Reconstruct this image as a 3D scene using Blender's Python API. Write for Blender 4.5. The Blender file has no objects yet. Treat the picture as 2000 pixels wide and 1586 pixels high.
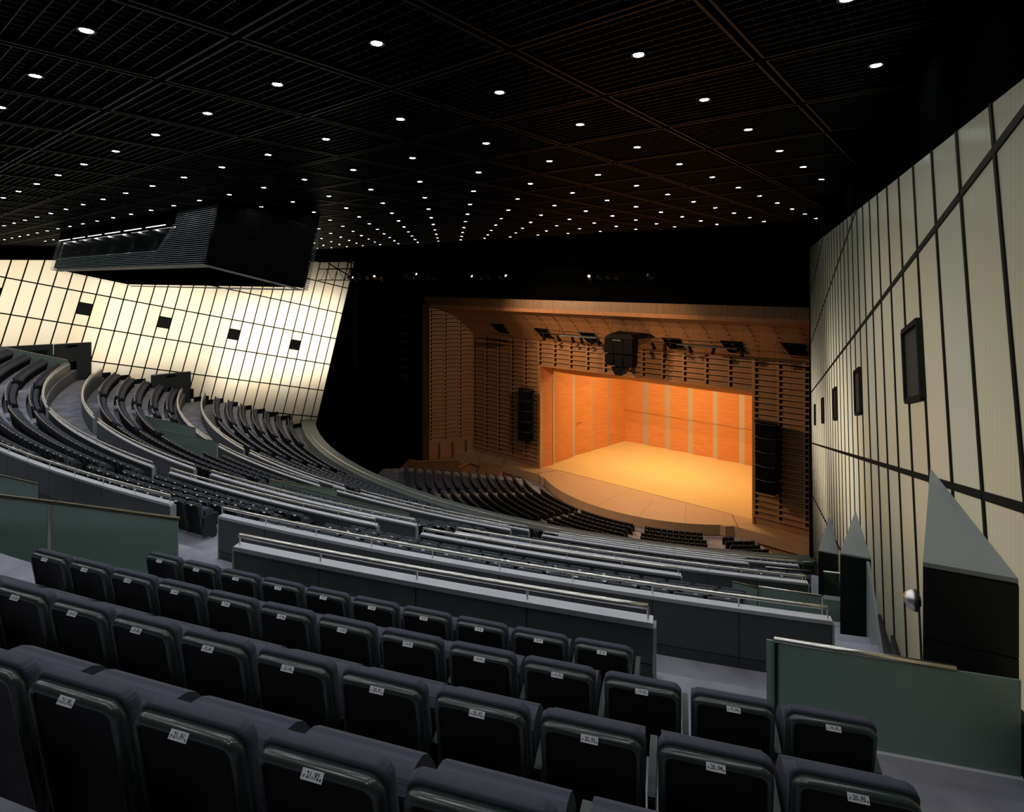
import bpy, math, random
import numpy as np
from mathutils import Matrix, Vector
random.seed(7)
SC = bpy.context.scene
COL = SC.collection
ZO = 26.0                      # eye level above the datum; every height below is written from eye level
YAW = math.radians(38.8)       # the camera looks this far to the left of the hall axis (+Y)

# ------------------------------------------------------------------ camera, world, exposure, big lights
cam = bpy.data.cameras.new('camera'); camo = bpy.data.objects.new('camera', cam); COL.objects.link(camo)
cam.sensor_fit = 'HORIZONTAL'; cam.sensor_width = 36.0; cam.lens = 1108 / 2000 * 36.0
cam.shift_y = -248 / 2000; cam.clip_start = 0.05; cam.clip_end = 400
camo.location = (0, 0, ZO); camo.rotation_euler = (math.radians(90), 0, YAW)
SC.camera = camo
w = bpy.data.worlds.new('world'); SC.world = w; w.use_nodes = True
w.node_tree.nodes['Background'].inputs[0].default_value = (0.0012, 0.0016, 0.0015, 1)
w.node_tree.nodes['Background'].inputs[1].default_value = 1.0
SC.view_settings.view_transform = 'Standard'; SC.view_settings.look = 'None'
SC.view_settings.gamma = 1.0; SC.view_settings.use_curve_mapping = False
SC.view_settings.exposure = 0.0
DOWNLIGHT = 300.0
WALL_LAMP = {1: (240.0, 190.0, 84.0), -1: (900.0, 620.0, 480.0)}
STAGE_LAMP = 3300.0

def light(name, kind, loc, power, color, aim=None, size=1.0, size_y=None, spot=None, blend=0.5, rot=None):
    d = bpy.data.lights.new(name, kind); d.energy = power; d.color = color
    if kind == 'AREA':
        d.size = size
        if size_y: d.shape = 'RECTANGLE'; d.size_y = size_y
    elif kind == 'SPOT':
        d.shadow_soft_size = size; d.spot_size = math.radians(spot); d.spot_blend = blend
    else:
        d.shadow_soft_size = size
    o = bpy.data.objects.new(name, d); COL.objects.link(o)
    o.location = (loc[0], loc[1], loc[2] + ZO)
    if rot is not None: o.rotation_euler = rot
    elif aim is not None:
        v = Vector((aim[0] - loc[0], aim[1] - loc[1], aim[2] - loc[2]))
        o.rotation_euler = v.to_track_quat('-Z', 'Y').to_euler()
    return o

# hall geometry: everything is concentric about O, mirror-symmetric about x = OX
OX, OY = -29.8, 70.2
WALL_ANG = math.radians(13.5)
EX, EY = -6.66, 34.55                                # stage-side foot of the right wall
HX, HY_ = math.sin(WALL_ANG), -math.cos(WALL_ANG)    # along the right wall, away from the stage
def wall_pt(s, z, side=1, inn=0.0):
    x = EX + HX * s - math.cos(WALL_ANG) * inn
    y = EY + HY_ * s - math.sin(WALL_ANG) * inn
    if side < 0: x = 2 * OX - x
    return (x, y, z)
def pol(R, a, z=0.0):
    a = math.radians(a); return (OX + R * math.sin(a), OY - R * math.cos(a), z)
def wall_angle(R, inn=0.0):
    lo, hi = -20.0, 80.0
    for _ in range(50):
        m = (lo + hi) / 2; p = wall_pt(m, 0, 1, inn)
        if math.hypot(p[0] - OX, p[1] - OY) < R: lo = m
        else: hi = m
    p = wall_pt(lo, 0, 1, inn)
    return math.degrees(math.atan2(p[0] - OX, OY - p[1]))
SY, CY = math.sin(YAW), math.cos(YAW)
def project(p):
    d = -SY * p[0] + CY * p[1]; l = CY * p[0] + SY * p[1]
    if d <= 0.05: return None
    return 1000 + 1108 * l / d, 545 - 1108 * p[2] / d, d

# backlights inside the cavities behind the two glass walls
for side in (1, -1):
    for s_i, (s0, s1) in enumerate(((-2.0, 11), (11, 21), (21, 31.5))):
        sm = (s0 + s1) / 2
        zm = (-8.2 if side > 0 else (-7.0, -7.4, -8.0)[s_i]) + 0.246 * sm
        p = wall_pt(sm, zm, side, -1.9); q = wall_pt(sm, zm, side, 0)
        L = light('wall_backlight', 'AREA', p, WALL_LAMP[side][s_i] * (s1 - s0) / 10.0, (1.0, 0.85, 0.64) if side < 0 else (1.0, 0.88, 0.66), aim=q, size=s1 - s0 - 0.5, size_y=9.0 if side < 0 else 4.2)
# stage lighting: warm lamps in the stage grid, front-of-house spots on the wooden wall
light('stage_flood', 'AREA', (OX, 67.5, -10.4), STAGE_LAMP, (1.0, 0.70, 0.36), aim=(OX, 68.0, -24.3), size=15, size_y=8)
light('stage_wash', 'AREA', (OX, 61.5, -10.6), STAGE_LAMP * 0.22, (1.0, 0.66, 0.36), aim=(OX, 77, -19), size=20, size_y=0.8)
light('apron_wash', 'SPOT', (OX - 6, 36.0, 1.8), 5200, (1.0, 0.62, 0.36), aim=(OX, 56.5, -24.3), size=0.5, spot=42, blend=0.9)
light('house_front_spot', 'SPOT', (-44.0, 38.0, 0.6), 17000, (1.0, 0.62, 0.36), aim=(-29, 59.1, -11.5), size=0.25, spot=78, blend=0.8)
light('house_front_spot', 'SPOT', (-18.0, 40.0, 0.6), 8000, (1.0, 0.60, 0.34), aim=(-38, 59.1, -13), size=0.3, spot=80, blend=0.8)

# ------------------------------------------------------------------ materials
MATS = {}
def nodes(name):
    m = bpy.data.materials.new(name); m.use_nodes = True; MATS[name] = m
    nt = m.node_tree; nt.nodes.clear()
    out = nt.nodes.new('ShaderNodeOutputMaterial')
    return m, nt, out
def ramp(nt, fac, c0, c1, p0=0.3, p1=0.7):
    r = nt.nodes.new('ShaderNodeValToRGB')
    r.color_ramp.elements[0].position = p0; r.color_ramp.elements[1].position = p1
    r.color_ramp.elements[0].color = (*c0, 1); r.color_ramp.elements[1].color = (*c1, 1)
    nt.links.new(fac, r.inputs[0]); return r.outputs[0]
def mat(name, col, rough=0.5, metal=0.0, col2=None, scale=8.0, stretch=None, bump=0.0, bscale=None, spec=0.5, detail=3.0, p=(0.35, 0.65)):
    m, nt, out = nodes(name)
    b = nt.nodes.new('ShaderNodeBsdfPrincipled'); nt.links.new(b.outputs[0], out.inputs[0])
    b.inputs['Base Color'].default_value = (*col, 1); b.inputs['Roughness'].default_value = rough
    b.inputs['Metallic'].default_value = metal; b.inputs['Specular IOR Level'].default_value = spec
    if col2 or bump:
        tc = nt.nodes.new('ShaderNodeTexCoord'); mp = nt.nodes.new('ShaderNodeMapping')
        nt.links.new(tc.outputs['Object'], mp.inputs[0])
        if stretch: mp.inputs['Scale'].default_value = stretch
        n = nt.nodes.new('ShaderNodeTexNoise'); n.inputs['Scale'].default_value = scale; n.inputs['Detail'].default_value = detail
        nt.links.new(mp.outputs[0], n.inputs['Vector'])
        if col2: nt.links.new(ramp(nt, n.outputs[0], col, col2, *p), b.inputs['Base Color'])
        if bump:
            nb = n
            if bscale:
                nb = nt.nodes.new('ShaderNodeTexNoise'); nb.inputs['Scale'].default_value = bscale
                nt.links.new(mp.outputs[0], nb.inputs['Vector'])
            bp = nt.nodes.new('ShaderNodeBump'); bp.inputs['Strength'].default_value = bump; bp.inputs['Distance'].default_value = 0.01
            nt.links.new(nb.outputs[0], bp.inputs['Height']); nt.links.new(bp.outputs[0], b.inputs['Normal'])
    return m
def striped(name, col, col2, scale, axis, rough=0.9):
    m, nt, out = nodes(name)
    b = nt.nodes.new('ShaderNodeBsdfPrincipled'); nt.links.new(b.outputs[0], out.inputs[0])
    tc = nt.nodes.new('ShaderNodeTexCoord'); wv = nt.nodes.new('ShaderNodeTexWave')
    wv.bands_direction = axis; wv.inputs['Scale'].default_value = scale; wv.inputs['Distortion'].default_value = 0.4
    nt.links.new(tc.outputs['Object'], wv.inputs['Vector'])
    nt.links.new(ramp(nt, wv.outputs[0], col, col2, 0.2, 0.8), b.inputs['Base Color'])
    b.inputs['Roughness'].default_value = rough; b.inputs['Specular IOR Level'].default_value = 0.2
    return m
def emit(name, col, strength):
    m, nt, out = nodes(name)
    e = nt.nodes.new('ShaderNodeEmission'); e.inputs[0].default_value = (*col, 1); e.inputs[1].default_value = strength
    nt.links.new(e.outputs[0], out.inputs[0]); return m
def frosted_wall(name, col):
    m, nt, out = nodes(name)
    tc = nt.nodes.new('ShaderNodeTexCoord')
    wv = nt.nodes.new('ShaderNodeTexWave'); wv.bands_direction = 'X'; wv.inputs['Scale'].default_value = 14
    nt.links.new(tc.outputs['Object'], wv.inputs['Vector'])
    c = ramp(nt, wv.outputs[0], tuple(x * 0.94 for x in col), col, 0.1, 0.9)
    t = nt.nodes.new('ShaderNodeBsdfTranslucent'); nt.links.new(c, t.inputs[0])
    d = nt.nodes.new('ShaderNodeBsdfDiffuse'); d.inputs[0].default_value = (0.20, 0.24, 0.21, 1)
    mx = nt.nodes.new('ShaderNodeMixShader'); mx.inputs[0].default_value = 0.25
    nt.links.new(t.outputs[0], mx.inputs[1]); nt.links.new(d.outputs[0], mx.inputs[2])
    g = nt.nodes.new('ShaderNodeBsdfGlossy'); g.inputs['Roughness'].default_value = 0.22; g.inputs[0].default_value = (0.8, 0.9, 0.85, 1)
    fr = nt.nodes.new('ShaderNodeFresnel'); fr.inputs[0].default_value = 1.45
    m2 = nt.nodes.new('ShaderNodeMixShader')
    sc = nt.nodes.new('ShaderNodeMath'); sc.operation = 'MULTIPLY'; sc.inputs[1].default_value = 0.15; nt.links.new(fr.outputs[0], sc.inputs[0])
    nt.links.new(sc.outputs[0], m2.inputs[0]); nt.links.new(mx.outputs[0], m2.inputs[1]); nt.links.new(g.outputs[0], m2.inputs[2])
    nt.links.new(m2.outputs[0], out.inputs[0]); return m
def green_glass(name, col, clear, rough):
    m, nt, out = nodes(name)
    t = nt.nodes.new('ShaderNodeBsdfTransparent'); t.inputs[0].default_value = (0.55, 0.72, 0.64, 1)
    d = nt.nodes.new('ShaderNodeBsdfDiffuse'); d.inputs[0].default_value = (*col, 1)
    tl = nt.nodes.new('ShaderNodeBsdfTranslucent'); tl.inputs[0].default_value = (*col, 1)
    ad = nt.nodes.new('ShaderNodeMixShader'); ad.inputs[0].default_value = 0.5
    nt.links.new(d.outputs[0], ad.inputs[1]); nt.links.new(tl.outputs[0], ad.inputs[2])
    mx = nt.nodes.new('ShaderNodeMixShader'); mx.inputs[0].default_value = clear
    nt.links.new(ad.outputs[0], mx.inputs[1]); nt.links.new(t.outputs[0], mx.inputs[2])
    g = nt.nodes.new('ShaderNodeBsdfGlossy'); g.inputs['Roughness'].default_value = rough
    fr = nt.nodes.new('ShaderNodeFresnel'); fr.inputs[0].default_value = 1.4
    m2 = nt.nodes.new('ShaderNodeMixShader')
    nt.links.new(fr.outputs[0], m2.inputs[0]); nt.links.new(mx.outputs[0], m2.inputs[1]); nt.links.new(g.outputs[0], m2.inputs[2])
    nt.links.new(m2.outputs[0], out.inputs[0]); return m

mat('carpet', (0.27, 0.27, 0.325), 0.95, col2=(0.42, 0.42, 0.495), scale=1.6, bump=0.35, bscale=60, spec=0.1, detail=6)
mat('riser', (0.07, 0.075, 0.08), 0.6)
mat('panel_grey', (0.052, 0.060, 0.062), 0.42, col2=(0.060, 0.069, 0.070), scale=0.7)
mat('plinth', (0.040, 0.046, 0.048), 0.5)
mat('cap', (0.76, 0.77, 0.85), 0.36, col2=(0.80, 0.81, 0.88), scale=1.5)
mat('end_grey', (0.26, 0.29, 0.29), 0.5)
mat('cap_edge', (0.45, 0.46, 0.46), 0.35, 0.6)
mat('steel', (0.78, 0.74, 0.68), 0.28, 1.0)
mat('fascia', (0.17, 0.205, 0.19), 0.4, col2=(0.20, 0.235, 0.215), scale=0.6)
green_glass('glass_frosted', (0.40, 0.53, 0.48), 0.05, 0.2)
green_glass('glass_clear', (0.045, 0.085, 0.07), 0.72, 0.06)
striped('fabric', (0.090, 0.095, 0.125), (0.066, 0.070, 0.095), 22, 'Z')
mat('shell_rim', (0.034, 0.050, 0.045), 0.24, spec=0.65)
mat('shell_back', (0.0045, 0.0055, 0.0055), 0.55, spec=0.25)
mat('arm', (0.012, 0.016, 0.016), 0.4)
mat('arm_rim', (0.03, 0.048, 0.042), 0.4)
mat('plate', (0.92, 0.92, 0.95), 0.5)
mat('ink', (0.02, 0.02, 0.025), 0.6)
mat('black', (0.0012, 0.0015, 0.0015), 0.9, spec=0.0)
mat('black_metal', (0.012, 0.015, 0.014), 0.38, 0.4)
mat('ceiling_blade', (0.009, 0.0115, 0.0105), 0.4, 0.0, spec=0.35)
mat('ceiling_frame', (0.0065, 0.0066, 0.006), 0.45, 0.0, spec=0.25)
mat('chrome', (0.8, 0.8, 0.8), 0.15, 1.0)
mat('mullion', (0.016, 0.017, 0.012), 0.85, spec=0.1)
frosted_wall('wall_glass', (0.92, 0.89, 0.80))
frosted_wall('wall_glass_warm', (0.92, 0.86, 0.73))
frosted_wall('wall_glass_cool', (0.88, 0.89, 0.83))
frosted_wall('wall_glass_green', (0.86, 0.88, 0.77))
frosted_wall('wall_glass_reflection', (0.82, 0.87, 0.84))  # bluish reflection put into the glass colour of scattered panels
frosted_wall('wall_glass_sand', (0.88, 0.85, 0.72))
mat('window_dark', (0.055, 0.060, 0.052), 0.6, spec=0.2)
mat('window_frame', (0.25, 0.26, 0.22), 0.4)
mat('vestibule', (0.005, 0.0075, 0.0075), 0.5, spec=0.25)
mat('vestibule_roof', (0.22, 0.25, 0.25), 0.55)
mat('door_grey', (0.035, 0.040, 0.039), 0.5)
mat('wood_wall', (0.40, 0.215, 0.095), 0.5, col2=(0.30, 0.150, 0.062), scale=1.0, stretch=(0.5, 0.5, 9), detail=5)
mat('wood_rib', (0.46, 0.255, 0.12), 0.45, col2=(0.37, 0.195, 0.085), scale=1.0, stretch=(0.4, 0.4, 9), detail=5)
mat('wood_canopy', (0.42, 0.215, 0.10), 0.45, col2=(0.33, 0.165, 0.075), scale=1.0, stretch=(7, 0.6, 0.6), detail=5)
mat('wood_frame', (0.20, 0.12, 0.055), 0.45, col2=(0.15, 0.088, 0.04), scale=1.0, stretch=(5, 5, 0.6), detail=4)
mat('wood_shell', (0.60, 0.225, 0.062), 0.45, col2=(0.51, 0.18, 0.046), scale=0.8, stretch=(0.6, 0.6, 7), detail=5)
mat('strip_grey', (0.42, 0.33, 0.22), 0.5)
mat('stage_floor', (0.72, 0.50, 0.20), 0.4, col2=(0.65, 0.44, 0.17), scale=0.7, stretch=(0.5, 8, 1), detail=4)
mat('apron_floor', (0.56, 0.36, 0.20), 0.42, col2=(0.49, 0.31, 0.17), scale=0.7, stretch=(0.5, 8, 1), detail=4)
mat('gap', (0.006, 0.004, 0.003), 0.9, spec=0.0)  # near-black of the painted shadow strips on the stage wall
mat('groove', (0.10, 0.055, 0.022), 0.6)
mat('speaker', (0.0025, 0.003, 0.0035), 0.6, spec=0.1)
mat('speaker_edge', (0.25, 0.28, 0.30), 0.3, 0.8)
mat('soffit', (0.45, 0.46, 0.42), 0.5)
mat('louver_lit', (0.30, 0.34, 0.35), 0.4, 0.2)  # rear louvers, lightened as if lit by the washers
mat('louver_shaded', (0.0022, 0.0028, 0.0025), 0.6, 0.0, spec=0.1)  # same louvers on the side face, shade put into the colour
mat('booth_glass', (0.003, 0.004, 0.004), 0.06, spec=0.7)
emit('lens', (0.95, 0.98, 1.0), DOWNLIGHT)
emit('strip_light', (1.0, 0.94, 0.88), 2.0)
emit('lit_glint', (0.9, 0.95, 1.0), 1.6)  # glow for painted lens glints and the lit lamp
mat('cable', (0.02, 0.018, 0.016), 0.7)

# ------------------------------------------------------------------ mesh helpers
class MB:
    def __init__(s): s.v = []; s.f = []; s.m = []
    def add(s, vs, fs, mi=0):
        n = len(s.v); s.v.extend([tuple(map(float, x)) for x in vs])
        for f in fs: s.f.append([i + n for i in f]); s.m.append(mi)
        return s
    def box(s, c, size, M=None, mi=0):
        hx, hy, hz = size[0] / 2, size[1] / 2, size[2] / 2
        vs = [Vector((x, y, z)) for x in (-hx, hx) for y in (-hy, hy) for z in (-hz, hz)]
        if M is not None: vs = [M @ v for v in vs]
        vs = [(v[0] + c[0], v[1] + c[1], v[2] + c[2]) for v in vs]
        return s.add(vs, [(0, 1, 3, 2), (4, 6, 7, 5), (0, 4, 5, 1), (2, 3, 7, 6), (0, 2, 6, 4), (1, 5, 7, 3)], mi)
    def beam(s, a, b, wd, ht, up=(0, 0, 1), mi=0):
        a, b = Vector(a), Vector(b); d = (b - a); L = d.length; d.normalize(); up = Vector(up)
        x = d.cross(up).normalized(); z = x.cross(d).normalized()
        M = Matrix((x, d, z)).transposed(); c = (a + b) / 2
        return s.box(c, (wd, L, ht), M, mi)
    def tube(s, pts, r, n=8, mi=0, cap=True):
        pts = [Vector(p) for p in pts]; rings = []
        for i, p in enumerate(pts):
            d = (pts[min(i + 1, len(pts) - 1)] - pts[max(i - 1, 0)]).normalized()
            up = Vector((0, 0, 1)) if abs(d.z) < 0.95 else Vector((1, 0, 0))
            x = d.cross(up).normalized(); y = x.cross(d)
            rings.append([p + x * (r * math.cos(2 * math.pi * k / n)) + y * (r * math.sin(2 * math.pi * k / n)) for k in range(n)])
        vs = [v for rg in rings for v in rg]; fs = []
        for i in range(len(rings) - 1):
            for k in range(n):
                fs.append((i * n + k, i * n + (k + 1) % n, (i + 1) * n + (k + 1) % n, (i + 1) * n + k))
        if cap: fs += [tuple(range(n)), tuple(range((len(rings) - 1) * n, len(rings) * n))]
        return s.add(vs, fs, mi)
    def sweep(s, prof, a0, a1, n, mi=0, cap=True, closed=True):
        """profile [(R, z)] swept about O from angle a0 to a1"""
        k = len(prof); vs = []
        for i in range(n + 1):
            a = a0 + (a1 - a0) * i / n
            vs += [pol(R, a, z) for R, z in prof]
        fs = []
        for i in range(n):
            for j in range(k if closed else k - 1):
                fs.append((i * k + j, i * k + (j + 1) % k, (i + 1) * k + (j + 1) % k, (i + 1) * k + j))
        if cap and closed: fs += [tuple(range(k)), tuple(range(n * k, n * k + k))]
        return s.add(vs, fs, mi)
    def prism(s, poly, z0, z1, mi=0):
        k = len(poly); vs = [(x, y, z0) for x, y in poly] + [(x, y, z1) for x, y in poly]
        return s.add(vs, [tuple(range(k)), tuple(range(k, 2 * k))] + [(i, (i + 1) % k, k + (i + 1) % k, k + i) for i in range(k)], mi)
    def slab(s, poly, thick):
        """planar 3-D polygon extruded along the vector thick"""
        k = len(poly); t = Vector(thick)
        vs = [Vector(p) for p in poly] + [Vector(p) + t for p in poly]
        return s.add(vs, [tuple(range(k)), tuple(range(k, 2 * k))] + [(i, (i + 1) % k, k + (i + 1) % k, k + i) for i in range(k)])
    face_to = None
    def mesh(s, name, mats, base=(0, 0, 0), smooth=False):
        me = bpy.data.meshes.new(name)
        vs = [(x - base[0], y - base[1], z - base[2]) for x, y, z in s.v]
        me.from_pydata(vs, [], s.f)
        for m in ([mats] if isinstance(mats, str) else mats): me.materials.append(MATS[m])
        if any(s.m): me.polygons.foreach_set('material_index', s.m)
        if smooth: me.polygons.foreach_set('use_smooth', [True] * len(s.f))
        fix_normals(me)
        if s.face_to is not None:
            import bmesh
            b = bmesh.new(); b.from_mesh(me)
            for f in b.faces:
                if f.normal.dot(s.face_to) < 0: f.normal_flip()
            b.to_mesh(me); b.free()
        return me
def fix_normals(me):
    import bmesh
    b = bmesh.new(); b.from_mesh(me); bmesh.ops.recalc_face_normals(b, faces=b.faces); b.to_mesh(me); b.free()
def tag(o, label=None, cat=None, group=None, kind=None):
    if label: o['label'] = label
    if cat: o['category'] = cat
    if group: o['group'] = group
    if kind: o['kind'] = kind
    return o
def put(name, me, parent=None, loc=None, kind=None):
    o = bpy.data.objects.new(name, me); COL.objects.link(o)
    if parent: o.parent = parent
    elif loc is None: o.location = (0, 0, ZO)
    if loc is not None: o.location = loc if parent else (loc[0], loc[1], loc[2] + ZO)
    if kind: o['kind'] = kind
    return o
def thing(name, base, label=None, cat=None, group=None, kind=None, rz=0.0):
    o = bpy.data.objects.new(name, None); COL.objects.link(o); o.empty_display_size = 0.2
    o.location = (base[0], base[1], base[2] + ZO); o.rotation_euler = (0, 0, rz)
    tag(o, label, cat, group, kind); o['base'] = tuple(base)
    return o
def part(name, mb, mats, parent, smooth=False, kind=None, label=None, base=None):
    """mesh written in hall coordinates, stored relative to its (unrotated) parent"""
    b = base if base is not None else tuple(parent['base'])
    o = put(name, mb.mesh(name, mats, b, smooth), parent, loc=(0, 0, 0))
    tag(o, label, kind=kind); o['base'] = b
    return o

# ------------------------------------------------------------------ floors
ROWS = {}     # tier -> list of (R of the seat back, floor height)
ROWS['upper'] = [(71.45 + 1.07 * i, -4.0 + 0.515 * i) for i in range(6)]
ROWS['one'] = [(66.4 - 1.0 * i, -6.15 - 0.45 * i) for i in range(4)]
ROWS['two'] = [(60.05 - 1.03 * i, -8.75 - 0.45 * i) for i in range(5)]
ROWS['three'] = [(52.6 - 1.05 * i, -11.75 - 0.5 * i) for i in range(7)]
prof = [(79.0, -0.9)]
R_, z_ = ROWS['upper'][-1]
prof += [(R_ + 1.2, -0.9), (R_ + 1.2, z_ + .515), (R_ + 0.12, z_ + 0.515)]
for R_, z_ in reversed(ROWS['upper']): prof += [(R_ + 0.12, z_), (R_ - 0.95, z_)]
prof += [(70.5, -4.0), (70.3, -4.0), (70.3, -5.8), (67.1, -5.8)]
def tier(rows, r_end, z_end):
    global prof
    for i, (R, z) in enumerate(rows):
        prof += [(prof[-1][0], z), (R - 0.88 if i < len(rows) - 1 else r_end, z)]
    prof += [(prof[-1][0], z_end)]
tier(ROWS['one'], 62.6, -8.4); prof += [(60.85, -8.4)]
tier(ROWS['two'], 55.0, -11.35); prof += [(53.4, -11.35)]
tier(ROWS['three'], 45.9, -15.25); prof += [(44.9, -15.25), (44.9, -16.6), (43.75, -16.6)]
def floor_z(R):
    for (r0, z0), (r1, z1) in zip(prof, prof[1:]):
        if r1 <= R <= r0 and r0 != r1: return z0
    return -15.25
mb = MB(); N = 72; k = len(prof); vs = []
lim = [wall_angle(R, 0.02) for R, z in prof]
for i in range(N + 1):
    t = -1 + 2 * i / N
    vs += [pol(R, lim[j] * t, z) for j, (R, z) in enumerate(prof)]
fs = []; ms = []
for i in range(N):
    for j in range(k - 1):
        fs.append((i * k + j, i * k + j + 1, (i + 1) * k + j + 1, (i + 1) * k + j))
        ms.append(1 if abs(prof[j][0] - prof[j + 1][0]) < 1e-6 else 0)
mb.v = vs; mb.f = fs; mb.m = ms
fl = put('floor', mb.mesh('floor', ['carpet', 'riser']), kind='structure')
AISLES = {'upper': [], 'one': [(14.63, 0.62), (6.9, 0.55), (-6.9, 0.55), (-14.63, 0.62)],
          'two': [(6.2, 0.55), (16.5, 0.6), (-6.2, 0.55), (-16.5, 0.6)],
          'three': [(6.3, 0.65), (17.5, 0.7), (-6.3, 0.65), (-17.5, 0.7)]}
# half steps in the stair aisles
for tn in ('one', 'two', 'three'):
    rows = ROWS[tn]
    for ac, hw in AISLES[tn]:
        for i in range(len(rows) - 1):
            r1 = rows[i][0] - 0.88
            z0, z1 = rows[i][1], rows[i + 1][1]
            mb = MB().sweep([(r1, z1), (r1, (z0 + z1) / 2), (r1 - 0.32, (z0 + z1) / 2), (r1 - 0.32, z1)], ac - hw, ac + hw, 2)
            o = put('stair_step', mb.mesh('stair_step', 'carpet'), fl, loc=(0, 0, 0))
# orchestra floor
ORCH = [(18.85 + 1.09 * i, -25.35 + 0.13 * i) for i in range(15)]
op = [(17.4, -25.35)]
for R_, z_ in ORCH: op += [(R_ - 0.93, z_), (R_ + 0.16, z_)]
op += [(46, op[-1][1])]
mb = MB().sweep(op, -46.5, 46.5, 50, closed=False, cap=False)
put('floor', mb.mesh('floor_orchestra', 'carpet'), kind='structure')

# ------------------------------------------------------------------ parapets with rails
def parapet(R, a0, a1, zc, zf, label, rail=True, rail_z=0.16, group=None, thick=0.11, cap_w=0.112, end=True, zfront=None):
    n = max(2, int(abs(a1 - a0) / 0.5)); am = (a0 + a1) / 2
    base = pol(R, am, zf)
    t = thing('parapet', base, label, 'parapet', group)
    zfront = zf if zfront is None else zfront
    L = math.radians(a1 - a0) * R; npan = max(1, round(L / 1.25)); g = math.degrees(0.007 / R)
    core = MB().sweep([(R - thick + 0.02, zfront - 0.05), (R - thick + 0.02, zc - 0.05), (R - 0.02, zc - 0.05), (R - 0.02, zf - 0.05)], a0 + g, a1 - g, n)
    part('core', core, 'plinth', t)
    for i in range(npan):
        p0 = a0 + (a1 - a0) * i / npan + g; p1 = a0 + (a1 - a0) * (i + 1) / npan - g
        m = MB().sweep([(R - 0.022, zf + 0.17), (R, zf + 0.17), (R, zc - 0.055), (R - 0.022, zc - 0.055)], p0, p1, 3)
        part('panel', m, 'panel_grey', t)
        m = MB().sweep([(R - thick, zfront), (R - thick + 0.022, zfront), (R - thick + 0.022, zc - 0.055), (R - thick, zc - 0.055)], p0, p1, 3)
        part('front_panel', m, 'panel_grey', t)
        m = MB().sweep([(R - 0.022, zf), (R - 0.006, zf), (R - 0.006, zf + 0.155), (R - 0.022, zf + 0.155)], p0, p1, 3)
        part('plinth', m, 'plinth', t)
    rc = R + 0.02
    cap = MB().sweep([(rc, zc - 0.05), (rc, zc), (rc - cap_w, zc + 0.015), (rc - cap_w, zc - 0.045)], a0, a1, n)
    part('cap', cap, 'cap', t)
    edge = MB().sweep([(rc, zc - 0.05), (rc + 0.008, zc - 0.05), (rc + 0.008, zc + 0.004), (rc, zc + 0.004)], a0, a1, n)
    part('cap_edge', edge, 'cap_edge', t)
    if end:
        for a, sg in ((a0, -1), (a1, 1)):
            e = math.degrees(0.03 / R) * sg
            m = MB().sweep([(R + 0.012, zf), (R + 0.012, zc - 0.05), (R - thick - 0.01, zc - 0.05), (R - thick - 0.01, zf)], *sorted((a, a + e)), 1)
            part('end_cover', m, 'end_grey', t)
    if rail:
        rr = rc - cap_w + 0.06
        e = math.degrees(0.05 / R)
        m = MB().tube([pol(rr, a0 + e + (a1 - a0 - 2 * e) * i / (n * 2), zc + rail_z) for i in range(n * 2 + 1)], 0.029, 10)
        r = part('handrail', m, 'steel', t, smooth=True)
        for i in range(npan + 1):
            a = min(max(a0 + (a1 - a0) * i / npan, a0 + e), a1 - e)
            p = pol(rr, a, 0)
            m = MB().tube([(p[0], p[1], zc - 0.01), (p[0], p[1], zc + rail_z - 0.01)], 0.012, 6)
            part('rail_post', m, 'steel', t)
    return t
parapet(70.46, 18.62, 22.85, -3.41, -4.0, 'low grey parapet with steel handrail directly in front of the row 18 seats', rail_z=0.13, zfront=-5.8)
parapet(67.22, 15.28, 24.88, -4.9, -5.8, 'long steel-railed parapet across the carpeted aisle from the row 18 parapet')
parapet(67.22, 2.0, 13.98, -4.9, -5.8, 'curved grey parapet with dark bronze rail behind the two frosted glass screens')
LAB = {
 3: ['steel-railed parapet in front of the four-row tier, beside the tall vestibule', 'grey parapet in front of the four-row tier, between its two stair aisles',
     'dark curved parapet in front of the four-row tier at the hall centre', 'curved parapet along the upper carpeted aisle leading to the upper double door'],
 4: ['steel-railed parapet behind the five-row tier, ending at the clear glass screen', 'grey parapet behind the five-row tier, opposite the gap-ended wall of the upper aisle',
     'pale-edged curved parapet behind the five-row tier with seats packed against it', 'curved parapet on the stage side of the aisle to the upper double door'],
 5: ['dark steel-railed parapet at the foot of the five-row tier, towards the vestibules', 'dark parapet at the foot of the five-row tier beside the green glass screen',
     'cream-capped parapet at the foot of the five-row tier along the lower aisle', 'short curved parapet beside the lower double door'],
 6: ['steel-railed parapet behind the seven-row front tier, towards the vestibules', 'slim grey parapet behind the seven-row front tier, in the hall centre',
     'cream-capped parapet behind the seven-row front tier along the lower aisle', 'curved parapet behind the seven-row tier next to the lower double door']}
for idx, R, zc, zf, zfr, segs in ((3, 62.8, -6.75, -7.5, -8.4, [(17.14, 23.17), (7.39, 15.85), (-6.3, 6.34), (-24.6, -7.4)]),
                                 (4, 60.9, -7.5, -8.4, -8.75, [(17.16, 26.03), (6.7, 15.9), (-5.6, 5.6), (-25.6, -6.7)]),
                                 (5, 55.2, -9.85, -10.55, -11.35, [(17.98, 25.63), (6.9, 16.61), (-4.8, 5.9), (-27.0, -6.0)]),
                                 (6, 53.5, -10.55, -11.35, -11.75, [(18.17, 27.79), (6.9, 16.76), (-4.6, 5.7), (-28.5, -5.6)])):
    for (a0, a1), lb in zip(segs, LAB[idx]):
        parapet(R, a0, a1, zc, zf, lb, rail_z=0.15, zfront=zfr)
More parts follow.
